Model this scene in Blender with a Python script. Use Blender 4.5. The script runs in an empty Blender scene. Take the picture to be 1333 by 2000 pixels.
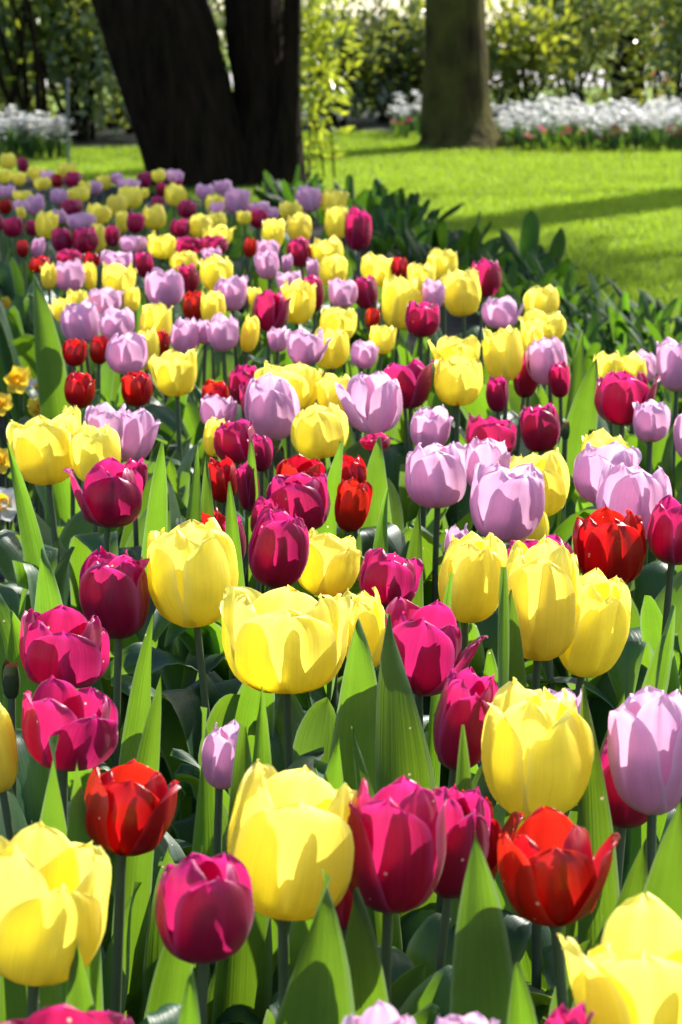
import bpy, math, random
import numpy as np
from mathutils import Vector, Matrix
R = math.radians
sc = bpy.context.scene
COL = sc.collection

# ------------------------------------------------------------------ camera
cam_d = bpy.data.cameras.new("camera"); cam = bpy.data.objects.new("camera", cam_d); COL.objects.link(cam)
FPX, PITCH, CAMZ = 4600.0, math.atan(1040/4600), 1.05
cam_d.sensor_fit = 'VERTICAL'; cam_d.sensor_height = 36.0; cam_d.sensor_width = 24.0
cam_d.lens = 36.0*FPX/2000
cam.location = (0, 0, CAMZ); cam.rotation_euler = (math.pi/2-PITCH, 0, 0)
cam_d.clip_start = .05; cam_d.clip_end = 2000
cam_d.dof.use_dof = True; cam_d.dof.focus_distance = 2.35; cam_d.dof.aperture_fstop = 12.8
cam_d.dof.aperture_blades = 7
sc.camera = cam

# ------------------------------------------------------------------ sky, sun, exposure
SUN_AZ, SUN_EL = 40, 38
w = bpy.data.worlds.new("World"); sc.world = w; w.use_nodes = True
nt = w.node_tree; nt.nodes.clear()
sky = nt.nodes.new('ShaderNodeTexSky'); sky.sky_type = 'NISHITA'; sky.sun_disc = False
sky.sun_elevation = R(SUN_EL); sky.sun_rotation = R(SUN_AZ); sky.air_density = 1.0; sky.dust_density = 1.5
bg = nt.nodes.new('ShaderNodeBackground'); bg.inputs[1].default_value = .135
wo = nt.nodes.new('ShaderNodeOutputWorld')
nt.links.new(sky.outputs[0], bg.inputs[0]); nt.links.new(bg.outputs[0], wo.inputs[0])
sd = bpy.data.lights.new("sun", 'SUN'); sun = bpy.data.objects.new("sun", sd); COL.objects.link(sun)
sd.energy = 5.0; sd.angle = R(.53); sd.color = (1, .955, .87)
SV = Vector((math.sin(R(SUN_AZ))*math.cos(R(SUN_EL)), math.cos(R(SUN_AZ))*math.cos(R(SUN_EL)), math.sin(R(SUN_EL))))
sun.rotation_mode = 'QUATERNION'; sun.rotation_quaternion = SV.to_track_quat('Z', 'Y')
sun.location = SV*40
vs = sc.view_settings
sc.display_settings.display_device = 'sRGB'
vs.view_transform = 'Standard'; vs.look = 'None'; vs.gamma = 1; vs.use_curve_mapping = False
vs.exposure = 1.15
cy = sc.cycles
cy.use_denoising = True; cy.max_bounces = 10; cy.diffuse_bounces = 5; cy.glossy_bounces = 3
cy.transmission_bounces = 6; cy.transparent_max_bounces = 8; cy.caustics_reflective = False; cy.caustics_refractive = False
cy.sample_clamp_indirect = 8; cy.sample_clamp_direct = 14

# ------------------------------------------------------------------ helpers
def place(px, py, z=0.0):                      # where a photo ray meets the height z
    a, b = (px-666.5)/FPX, -(py-1000)/FPX
    d = Vector((a, math.cos(PITCH)+b*math.sin(PITCH), -math.sin(PITCH)+b*math.cos(PITCH)))
    return Vector((0, 0, CAMZ)) + d*((z-CAMZ)/d.z)

def mesh(name, V, Fs, uv=None, smooth=True, mats=(), midx=None):
    me = bpy.data.meshes.new(name)
    V = np.asarray(V, dtype=np.float32).reshape(-1, 3); Fs = np.asarray(Fs, dtype=np.int32)
    n, k = Fs.shape
    me.vertices.add(len(V)); me.vertices.foreach_set('co', V.ravel())
    me.loops.add(n*k); me.loops.foreach_set('vertex_index', Fs.ravel())
    me.polygons.add(n); me.polygons.foreach_set('loop_start', np.arange(0, n*k, k, dtype=np.int32))
    me.polygons.foreach_set('loop_total', np.full(n, k, dtype=np.int32))
    if uv is not None:
        l = me.uv_layers.new(name='UVMap'); l.data.foreach_set('uv', np.asarray(uv, dtype=np.float32)[Fs.ravel()].ravel())
    for m in mats: me.materials.append(m)
    if midx is not None: me.polygons.foreach_set('material_index', np.asarray(midx, dtype=np.int32))
    me.update(calc_edges=True); me.validate()
    me.polygons.foreach_set('use_smooth', np.full(len(me.polygons), smooth))
    return me

def obj(name, me, parent=None, loc=None):
    o = bpy.data.objects.new(name, me); COL.objects.link(o)
    if parent is not None: o.parent = parent
    if loc is not None: o.location = loc
    return o

def tag(o, label=None, cat=None, group=None, kind=None):
    if label: o['label'] = label
    if cat: o['category'] = cat
    if group: o['group'] = group
    if kind: o['kind'] = kind
    return o

def thing(name, loc, label, cat, group=None):
    e = bpy.data.objects.new(name, None); COL.objects.link(e); e.location = loc
    e.empty_display_size = .05
    return tag(e, label, cat, group)

def copy_tree(src, loc, rz=0, s=1.0, label=None):
    r = src.copy(); COL.objects.link(r); r.location = loc; r.rotation_euler = (0, 0, rz); r.scale = (s, s, s)
    if label: r['label'] = label
    for ch in list(src.children):
        c = ch.copy(); COL.objects.link(c); c.parent = r
    return r

def grid_faces(nv, nu):
    i = np.arange((nv-1)*(nu-1)); a = (i//(nu-1))*nu + i % (nu-1)
    return np.stack([a, a+1, a+1+nu, a+nu], 1)

def join(parts):                               # [(V, F)] -> one V, F
    Vs, Fs, off = [], [], 0
    for V, Fc in parts:
        Vs.append(V); Fs.append(np.asarray(Fc)+off); off += len(V)
    return np.concatenate(Vs), np.concatenate(Fs)

def tube(path, rad, seg=10):
    P = np.asarray(path, float); n = len(P); rad = np.broadcast_to(np.asarray(rad, float), (n,))
    t = np.gradient(P, axis=0); t /= np.linalg.norm(t, axis=1)[:, None]
    ref = np.array([1., 0, 0]) if abs(t[0, 0]) < .8 else np.array([0, 1., 0])
    n1 = np.cross(t, ref); n1 /= np.linalg.norm(n1, axis=1)[:, None]; n2 = np.cross(t, n1)
    a = np.linspace(0, 2*np.pi, seg, endpoint=False)
    V = P[:, None]+rad[:, None, None]*(np.cos(a)[None, :, None]*n1[:, None]+np.sin(a)[None, :, None]*n2[:, None])
    i = np.arange((n-1)*seg); r, c = i//seg, i % seg; c2 = (c+1) % seg
    Fc = np.stack([r*seg+c, r*seg+c2, (r+1)*seg+c2, (r+1)*seg+c], 1)
    return V.reshape(-1, 3), Fc

# ------------------------------------------------------------------ materials
class NG:
    def __init__(s, name):
        s.m = bpy.data.materials.new(name); s.m.use_nodes = True; s.t = s.m.node_tree; s.t.nodes.clear()
        s.out = s.n('ShaderNodeOutputMaterial')
    def n(s, typ, **kw):
        x = s.t.nodes.new(typ)
        for k, v in kw.items():
            if k.startswith('i_'):
                key = k[2:]; x.inputs[int(key) if key.isdigit() else key].default_value = v
            else: setattr(x, k, v)
        return x
    def l(s, a, b): s.t.links.new(a, b)
    def ramp(s, fac, stops):
        r = s.n('ShaderNodeValToRGB'); e = r.color_ramp.elements
        while len(e) < len(stops): e.new(.5)
        for el, (p, c) in zip(e, stops): el.position = p; el.color = (*c, 1)
        if fac is not None: s.l(fac, r.inputs[0])
        return r.outputs[0]
    def mix(s, a, b, fac, mode='MIX'):
        x = s.n('ShaderNodeMix', data_type='RGBA', blend_type=mode)
        for v, i in ((fac, 0), (a, 6), (b, 7)):
            if isinstance(v, (int, float)): x.inputs[i].default_value = v
            elif isinstance(v, tuple): x.inputs[i].default_value = (*v, 1)
            else: s.l(v, x.inputs[i])
        return x.outputs[2]
    def math(s, op, a, b=None, clamp=False):
        x = s.n('ShaderNodeMath', operation=op, use_clamp=clamp)
        for v, i in ((a, 0), (b, 1)):
            if v is None: continue
            if isinstance(v, (int, float)): x.inputs[i].default_value = v
            else: s.l(v, x.inputs[i])
        return x.outputs[0]

def thin_mat(name, dif, trans, tfac, rough=.42, spec=.35, vein=38, veinamt=.15, base=None, tipc=None, jitter=.08, sheen=0, mark=False, bumpy=.25, edge=None, edgeamt=.5, patch=0.0, spots=0):
    """petals and leaves: a diffuse and glossy skin that lets light through; fine veins run along the blade"""
    g = NG(name)
    uv = g.n('ShaderNodeUVMap'); sep = g.n('ShaderNodeSeparateXYZ'); g.l(uv.outputs[0], sep.inputs[0])
    oi = g.n('ShaderNodeObjectInfo')
    mp = g.n('ShaderNodeCombineXYZ')
    g.l(g.math('MULTIPLY', sep.outputs[0], vein), mp.inputs[0]); g.l(g.math('MULTIPLY', sep.outputs[1], 1.6), mp.inputs[1])
    g.l(g.math('MULTIPLY', oi.outputs['Random'], 37.0), mp.inputs[2])
    nz = g.n('ShaderNodeTexNoise', i_Scale=1.0, i_Detail=3.0, i_Roughness=.6); g.l(mp.outputs[0], nz.inputs['Vector'])
    tc = g.n('ShaderNodeTexCoord')
    n2 = g.n('ShaderNodeTexNoise', i_Scale=38.0, i_Detail=3.0); g.l(tc.outputs['Object'], n2.inputs['Vector'])
    dark = g.math('MULTIPLY_ADD', nz.outputs[0], -veinamt*2); dark.node.inputs[2].default_value = 1+veinamt
    blot = g.math('MULTIPLY_ADD', n2.outputs[0], .30); blot.node.inputs[2].default_value = .85
    val = g.math('MULTIPLY', dark, blot)
    if patch:
        n3 = g.n('ShaderNodeTexNoise', i_Scale=1.7, i_Detail=5.0, i_Roughness=.6); g.l(tc.outputs['Object'], n3.inputs['Vector'])
        pv = g.math('MULTIPLY_ADD', n3.outputs[0], 2*patch); pv.node.inputs[2].default_value = 1-patch; val = g.math('MULTIPLY', val, pv)
    jit = g.math('MULTIPLY_ADD', oi.outputs['Random'], 2*jitter); jit.node.inputs[2].default_value = 1-jitter
    val = g.math('MULTIPLY', val, jit)
    du0 = g.math('MULTIPLY', g.math('ABSOLUTE', g.math('SUBTRACT', sep.outputs[0], .5)), 2)
    er = g.n('ShaderNodeMapRange', interpolation_type='SMOOTHSTEP'); er.inputs[1].default_value = .80; er.inputs[2].default_value = 1.0; er.inputs[4].default_value = edgeamt; g.l(du0, er.inputs[0])
    efac = er.outputs[0]
    if spots:                                         # small pale flecks on the petals
        vo = g.n('ShaderNodeTexVoronoi', i_Scale=95.0); g.l(tc.outputs['Object'], vo.inputs['Vector'])
        near = g.math('LESS_THAN', vo.outputs['Distance'], .13)
        sx = g.n('ShaderNodeSeparateColor'); g.l(vo.outputs['Color'], sx.inputs[0])
        sfac = g.math('MULTIPLY', near, g.math('LESS_THAN', sx.outputs[0], spots))
    def tinted(c, bc, tc_):
        col = c
        stops = [(0, bc or c), (.13, bc or c), (.34, c), (.8, c), (1, tc_ or c)]
        col = g.ramp(sep.outputs[1], stops)
        if mark:
            du = g.math('ABSOLUTE', g.math('SUBTRACT', sep.outputs[0], .5))
            f = g.math('LESS_THAN', g.math('ADD', g.math('MULTIPLY', du, 6), sep.outputs[1]), .33)
            col = g.mix(col, (.45, .03, .01), f)
        if edge is not None:
            col = g.mix(col, edge, efac)  # paler margin, with a bright rim highlight put into the colour
        if spots:
            col = g.mix(col, (.80, .62, .45), sfac)
        hs = g.n('ShaderNodeHueSaturation'); g.l(col, hs.inputs['Color']); g.l(val, hs.inputs['Value'])
        hv = g.math('MULTIPLY_ADD', oi.outputs['Random'], .012); hv.node.inputs[2].default_value = .494
        g.l(hv, hs.inputs['Hue'])
        return hs.outputs[0]
    cd = tinted(dif, base and base[0], tipc and tipc[0]); ct = tinted(trans, base and base[1], tipc and tipc[1])
    p = g.n('ShaderNodeBsdfPrincipled'); g.l(cd, p.inputs['Base Color'])
    p.inputs['Roughness'].default_value = rough; p.inputs['Specular IOR Level'].default_value = spec
    if sheen:
        p.inputs['Sheen Weight'].default_value = sheen; p.inputs['Sheen Roughness'].default_value = .4
    tr = g.n('ShaderNodeBsdfTranslucent'); g.l(ct, tr.inputs[0])
    bp = g.n('ShaderNodeBump', i_Strength=bumpy, i_Distance=.0015); g.l(nz.outputs[0], bp.inputs['Height'])
    g.l(bp.outputs[0], p.inputs['Normal']); g.l(bp.outputs[0], tr.inputs['Normal'])
    ms = g.n('ShaderNodeMixShader', i_0=tfac); g.l(p.outputs[0], ms.inputs[1]); g.l(tr.outputs[0], ms.inputs[2])
    g.l(ms.outputs[0], g.out.inputs[0])
    return g.m

PETAL = {
 'Y': thin_mat('petal yellow', (.89, .745, .11), (.97, .88, .13), .54, base=((.80, .66, .09), (.92, .80, .07)), tipc=((.92, .80, .20), (.98, .92, .24)), veinamt=.12, jitter=.05, edge=(.9, .84, .32)),
 'M': thin_mat('petal magenta', (.24, .005, .050), (.68, .022, .155), .47, base=((.12, .004, .015), (.34, .006, .028)), tipc=((.45, .02, .17), (.85, .04, .34)), rough=.36, spec=.42, sheen=.15, veinamt=.28, spots=.14, edge=(.62, .10, .33)),
 'R': thin_mat('petal red', (.33, .004, .008), (.64, .009, .014), .46, base=((.16, .012, .014), (.42, .02, .02)), tipc=((.48, .008, .012), (.85, .015, .015)), rough=.30, spec=.5, veinamt=.18, spots=.14, edge=(.7, .04, .03)),
 'L': thin_mat('petal lilac', (.62, .34, .50), (.86, .49, .70), .46, base=((.62, .46, .42), (.75, .55, .48)), tipc=((.70, .45, .66), (.92, .64, .86)), veinamt=.15, jitter=.06, edge=(.8, .6, .78)),
}
PETAL_MARK = thin_mat('petal yellow with red base mark', (.89, .745, .11), (.97, .88, .13), .52, veinamt=.06, mark=True)
LEAF = thin_mat('tulip leaf', (.024, .070, .036), (.18, .345, .013), .44, rough=.42, spec=.5, vein=22, veinamt=.18, jitter=.25, bumpy=.6, edge=(.22, .30, .16), edgeamt=.55, spots=.05)
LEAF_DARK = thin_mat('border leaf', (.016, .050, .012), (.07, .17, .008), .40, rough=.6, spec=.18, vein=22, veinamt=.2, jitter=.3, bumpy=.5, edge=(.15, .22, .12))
LEAF_SUNLIT = thin_mat('border leaf painted sunlit', (.020, .062, .016), (.13, .29, .012), .42, rough=.6, spec=.2, vein=22, veinamt=.25, jitter=.3, bumpy=.5, edge=(.2, .28, .12))  # brighter copy of the border leaf, with sunlight put into its colour
STEM = thin_mat('tulip stem', (.075, .10, .055), (.07, .11, .03), .10, rough=.4, spec=.45, vein=8, veinamt=.2)
BUDM = thin_mat('bud', (.045, .06, .03), (.06, .08, .02), .2, tipc=((.35, .02, .02), (.5, .02, .02)), vein=10, veinamt=.3)
DAFY = thin_mat('daffodil yellow', (.85, .62, .05), (.9, .7, .05), .45)
DAFO = thin_mat('daffodil trumpet orange', (.88, .50, .02), (.9, .55, .02), .4)
WHITE = thin_mat('white blossom', (.58, .58, .56), (.64, .64, .61), .40, veinamt=.04, jitter=.08)
PINK = thin_mat('pink blossom', (.70, .16, .22), (.8, .2, .25), .4)
CRIM = thin_mat('crimson blossom', (.45, .02, .08), (.7, .03, .12), .4)
SHRUB_DARK = thin_mat('rhododendron leaf', (.11, .16, .085), (.36, .44, .07), .42, rough=.33, spec=1.0, vein=4, jitter=.4)
SHRUB_GOLD = thin_mat('young yellow green leaf', (.16, .21, .03), (.42, .46, .03), .5, rough=.35, spec=.5, vein=4, jitter=.3)
SHRUB_RED = thin_mat('reddish leaf', (.20, .09, .07), (.42, .18, .10), .4, rough=.35, vein=4, jitter=.3)

def ground_mat(name, stops, scale, bump, rough=.9, dist=.02):
    g = NG(name); tc = g.n('ShaderNodeTexCoord')
    n1 = g.n('ShaderNodeTexNoise', i_Scale=scale, i_Detail=8.0, i_Roughness=.65); g.l(tc.outputs['Object'], n1.inputs['Vector'])
    n2 = g.n('ShaderNodeTexNoise', i_Scale=scale*.06, i_Detail=4.0); g.l(tc.outputs['Object'], n2.inputs['Vector'])
    f = g.math('ADD', g.math('MULTIPLY', n1.outputs[0], .6), g.math('MULTIPLY', n2.outputs[0], .4))
    c = g.ramp(f, stops)
    p = g.n('ShaderNodeBsdfPrincipled', i_Roughness=rough); p.inputs['Specular IOR Level'].default_value = .2; g.l(c, p.inputs['Base Color'])
    b = g.n('ShaderNodeBump', i_Strength=bump, i_Distance=dist); g.l(n1.outputs[0], b.inputs['Height']); g.l(b.outputs[0], p.inputs['Normal'])
    g.l(p.outputs[0], g.out.inputs[0]); return g.m
SOIL = ground_mat('bed soil', [(.3, (.006, .005, .003)), (.7, (.018, .013, .009))], 60, .9)
TURF = ground_mat('turf', [(.3, (.10, .16, .015)), (.7, (.17, .24, .025))], 90, .5)
LITTER = ground_mat('woodland floor', [(.3, (.008, .012, .005)), (.7, (.022, .030, .012))], 30, .8)

def bark_mat(name, a, b, moss, mossamt):
    g = NG(name); tc = g.n('ShaderNodeTexCoord')
    mp = g.n('ShaderNodeMapping'); mp.inputs['Scale'].default_value = (1, 1, .16); g.l(tc.outputs['Object'], mp.inputs[0])
    n1 = g.n('ShaderNodeTexNoise', i_Scale=26.0, i_Detail=8.0, i_Roughness=.65); g.l(mp.outputs[0], n1.inputs['Vector'])
    vo = g.n('ShaderNodeTexVoronoi', i_Scale=22.0); g.l(mp.outputs[0], vo.inputs['Vector'])
    n2 = g.n('ShaderNodeTexNoise', i_Scale=3.5, i_Detail=4.0); g.l(tc.outputs['Object'], n2.inputs['Vector'])
    c = g.ramp(n1.outputs[0], [(.3, a), (.7, b)])
    mf = g.math('MULTIPLY', g.math('SUBTRACT', n2.outputs[0], .35, True), 4*mossamt, True)
    c = g.mix(c, moss, mf)
    p = g.n('ShaderNodeBsdfPrincipled', i_Roughness=.95); p.inputs['Specular IOR Level'].default_value = .06; g.l(c, p.inputs['Base Color'])
    h = g.math('ADD', n1.outputs[0], g.math('MULTIPLY', vo.outputs[0], .8))
    bm = g.n('ShaderNodeBump', i_Strength=.9, i_Distance=.03); g.l(h, bm.inputs['Height']); g.l(bm.outputs[0], p.inputs['Normal'])
    g.l(p.outputs[0], g.out.inputs[0]); return g.m
BARK = bark_mat('dark bark', (.004, .0028, .002), (.026, .015, .008), (.012, .014, .005), .12)
BARK_MOSS = bark_mat('mossy bark', (.014, .011, .005), (.065, .048, .020), (.10, .095, .022), .75)  # real moss, its colour also lightened to carry the warm sunlit edge

# ------------------------------------------------------------------ tulip building
rng = np.random.default_rng(11); rnd = random.Random(11)

def spline(P, n):
    P = np.asarray(P, float); P = np.vstack([2*P[0]-P[1], P, 2*P[-1]-P[-2]])
    out = []
    m = len(P)-3; t = np.linspace(0, m, n)
    for x in t:
        i = min(int(x), m-1); f = x-i; a, b, c, d = P[i:i+4]
        out.append(.5*((2*b)+(c-a)*f+(2*a-5*b+4*c-d)*f*f+(-a+3*b-3*c+d)*f**3))
    return np.array(out)

GV = np.array([0, .1, .25, .45, .62, .78, .9, .97, 1.0]); GW = np.array([.24, .52, .86, 1.01, .95, .77, .52, .30, .06])

def petal_verts(Rr, H, op, az, nu, nv, inner, frill, flare, R_):
    """one petal as a curved sheet: profile in the (radius, height) plane, swept sideways with its own cup and edge waves"""
    j = lambda a: R_.uniform(-a, a)
    o = max(0, op + j(.07)) ; rr = Rr*(.83 if inner else 1.0)*(1+j(.04)); frill = frill*1.5; hh = H*(1.0+j(.05+.06*max(0, op)) - (.07 if not inner else 0))
    b = .56+.60*o+flare*.9+(.0 if inner else .05); a = .92+.16*o+flare*.55
    prof = spline([(.06, 0), (.42, .02), (.80, .165), (1.0+flare*.15, .45), (a, .72), (.5*(a+b)+.02, .88), (b+flare*.1, 1.0-.12*flare-.05*max(0, o-.6))], nv)
    r = prof[:, 0]*rr; z = prof[:, 1]*hh
    v = np.linspace(0, 1, nv); u = np.linspace(-1, 1, nu)
    wid = rr*np.interp(v, GV, GW)*(1.0 if inner else 1.04)*(1+j(.07))
    pw = .75+R_.random()*.35                                  # blunt to pointed tip
    wid = wid*np.where(v > .75, 1-(1-pw)*.25*(v-.75)/.25, 1)
    rho = np.maximum(r, .3*rr)*(1.05+.55*v*(.4+flare))
    wid = np.minimum(wid, 1.25*rho)
    U, Vv = np.meshgrid(u, v)
    phi = U*(wid/rho)[:, None]
    ex = rho[:, None]*np.sin(phi); ed = rho[:, None]*(1-np.cos(phi))
    p1, p2, p3, p4 = (R_.uniform(0, 6.28) for _ in range(4))
    edge = np.abs(U)**3
    off = rr*.055*frill*(edge*np.sin(Vv*9+p1+U*1.5)*Vv + .6*np.sin(Vv*5+p2)*Vv*U + .5*np.sin(U*4+p3)*Vv**2)
    off += -rr*.05*np.exp(-(U/.16)**2)*np.clip(Vv*1.6, 0, 1)*(.6+.6*R_.random())          # midrib crease
    off += rr*.03*frill*np.sin(U*9+p4)*Vv**1.5 + rr*.05*np.clip((np.abs(U)-.55)/.45, 0, 1)**2*np.clip(Vv*1.5-.3, 0, 1)*(1 if not inner else -.3)
    off += rr*.020*frill*np.sin(U*R_.uniform(11, 15)+p1)*np.clip(Vv*2, 0, 1)*(1-.6*Vv)
    curl = j(.10)+(.05 if not inner else -.02)
    off += rr*curl*np.clip((Vv-.8)/.2, 0, 1)**2
    zz = z[:, None] + hh*.018*frill*np.sin(U*5+p2)*Vv**4 + 0*U
    zz = zz - hh*.10*(U**2)*np.clip((Vv-.5)*2, 0, 1)*.3
    rad = r[:, None]-ed+off
    tw = j(.10)
    ang = az+tw*Vv
    # profile tilt for the side offset
    x = rad*np.sin(ang)+ex*np.cos(ang); y = -rad*np.cos(ang)+ex*np.sin(ang)
    V = np.stack([x, y, zz], -1).reshape(-1, 3)
    uv = np.stack([(U+1)/2, Vv], -1).reshape(-1, 2)
    return V, uv

def make_petals(root, base, R3, mat, H, W, op, yaw, frill, fl, det, R_):
    nu, nv = ((15, 20), (9, 13), (7, 9))[2-det]
    if det < 2: op = min(op+.10, .8); frill *= 1.3
    maxr = max(1.03, .5*(1.0+.5+.62*op)) if op < .55 else max(1.03, (.50+.62*op)*.97)
    Rr = W/2/maxr
    az0 = R(yaw)
    lst = []
    for k in range(6):
        inner = k >= 3
        az = az0+R(120)*(k % 3)+(R(60) if inner else 0)+R_.uniform(-.12, .12)
        flare = 0
        lst.append([az, inner, 0])
    for a, amt in fl:                                    # the outer petal next to that direction leans out
        best = min(range(3), key=lambda i: abs((lst[i][0]-R(a)+math.pi) % (2*math.pi)-math.pi))
        lst[best][0] = R(a); lst[best][2] = amt
    raw = [(petal_verts(Rr, H, op, az, nu, nv, inner, frill, flare, R_), flare) for az, inner, flare in lst]
    calm = np.concatenate([V for (V, _), f in raw if not f])
    sx = W/max(np.ptp(calm[:, 0]), 2*np.abs(calm[:, 0]).max()*.93);
    if fl: sx = min(sx, 1.0)
    sz = H/np.percentile(calm[:, 2], 99.7)
    acc = [((V*np.array([sx, sx, sz])) @ R3.T + base, uv) for (V, uv), _ in raw]
    Fc = grid_faces(nv, nu)
    if det == 0:
        V, Fa = join([(v, Fc) for v, _ in acc])
        obj('flower', mesh('flower', V, Fa, np.concatenate([u for _, u in acc]), mats=[mat]), root)
    else:
        for V, uv in acc:
            obj('petal', mesh('petal', V, Fc, uv, mats=[mat]), root)
    return Rr

def leaf_verts(base, tip, width, yaw, bow=0.0, cup=.55, nu=7, nv=16, droop=0.0, R_=rnd, lift=.0, arch=0.0, point=False):
    """a strap leaf: a bent centre line, widest below the middle, cupped across, with a wavy margin"""
    base = np.array(base, float); tip = np.array(tip, float)
    d = tip-base; mid = base+d*.5+np.array([0, 0, lift]); L = np.linalg.norm(d)
    hor = np.array([d[0], d[1], 0.]); hl = np.linalg.norm(hor)
    side = np.array([math.cos(R(yaw)), math.sin(R(yaw)), 0.])
    nrm0 = np.array([-side[1], side[0], 0])
    mid = mid + side*bow - nrm0*droop*.0
    t = np.linspace(0, 1, nv)[:, None]
    P = (1-t)**2*base+2*t*(1-t)*mid+t*t*tip
    if arch:                                             # rises, bends over and may hang at the tip
        zc = np.sin(t*arch)/math.sin(min(arch, math.pi/2))
        P = np.concatenate([base[:2]+d[:2]*t**1.5+side[:2]*bow*4*t*(1-t), base[2]+d[2]*zc], 1)
    tan = np.gradient(P, axis=0); tan /= np.linalg.norm(tan, axis=1)[:, None]
    tw = R_.uniform(-.5, .5) if not arch else R_.uniform(-.9, .9)
    a = R(yaw)+tw*t[:, 0]
    s = np.stack([np.cos(a), np.sin(a), 0*a], 1); s -= tan*(s*tan).sum(1)[:, None]; s /= np.linalg.norm(s, axis=1)[:, None]
    n = np.cross(s, tan)
    v = t[:, 0]
    w_ = width/2*np.interp(v, [0, .12, .3, .5, .68, .82, .92, .97, 1], [.42, .66, .95, 1, .84, .55, .28, .10, .005] if point else [.40, .62, .92, 1, .95, .77, .48, .25, .01])
    u = np.linspace(-1, 1, nu); U, Vv = np.meshgrid(u, v)
    c = cup*(1.15-.75*Vv)
    p1, p2 = R_.uniform(0, 6.3), R_.uniform(0, 6.3)
    wave = width*(.11 if arch else .07)*np.abs(U)**2*(np.sin(Vv*8+p1)*(U > 0)+np.sin(Vv*7+p2)*(U < 0))*np.clip(Vv*3, 0, 1)
    V = P[:, None]+s[:, None]*(w_[:, None]*U*np.cos(c*np.abs(U)))[..., None]-n[:, None]*(-w_[:, None]*np.abs(U)**1.4*np.sin(c)+wave)[..., None]
    uv = np.stack([(U+1)/2, Vv], -1)
    return V.reshape(-1, 3), uv.reshape(-1, 2)

def add_leaf(root, origin, base, tip, width, yaw, mat=None, name='leaf', det=2, **kw):
    nu, nv = ((9, 22), (7, 13), (5, 9))[2-det]
    V, uv = leaf_verts(base, tip, width, yaw, nu=nu, nv=nv, **kw)
    V = V-np.array(origin)
    return obj(name, mesh(name, V, grid_faces(nv, nu), uv, mats=[mat or LEAF]), root)

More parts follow.
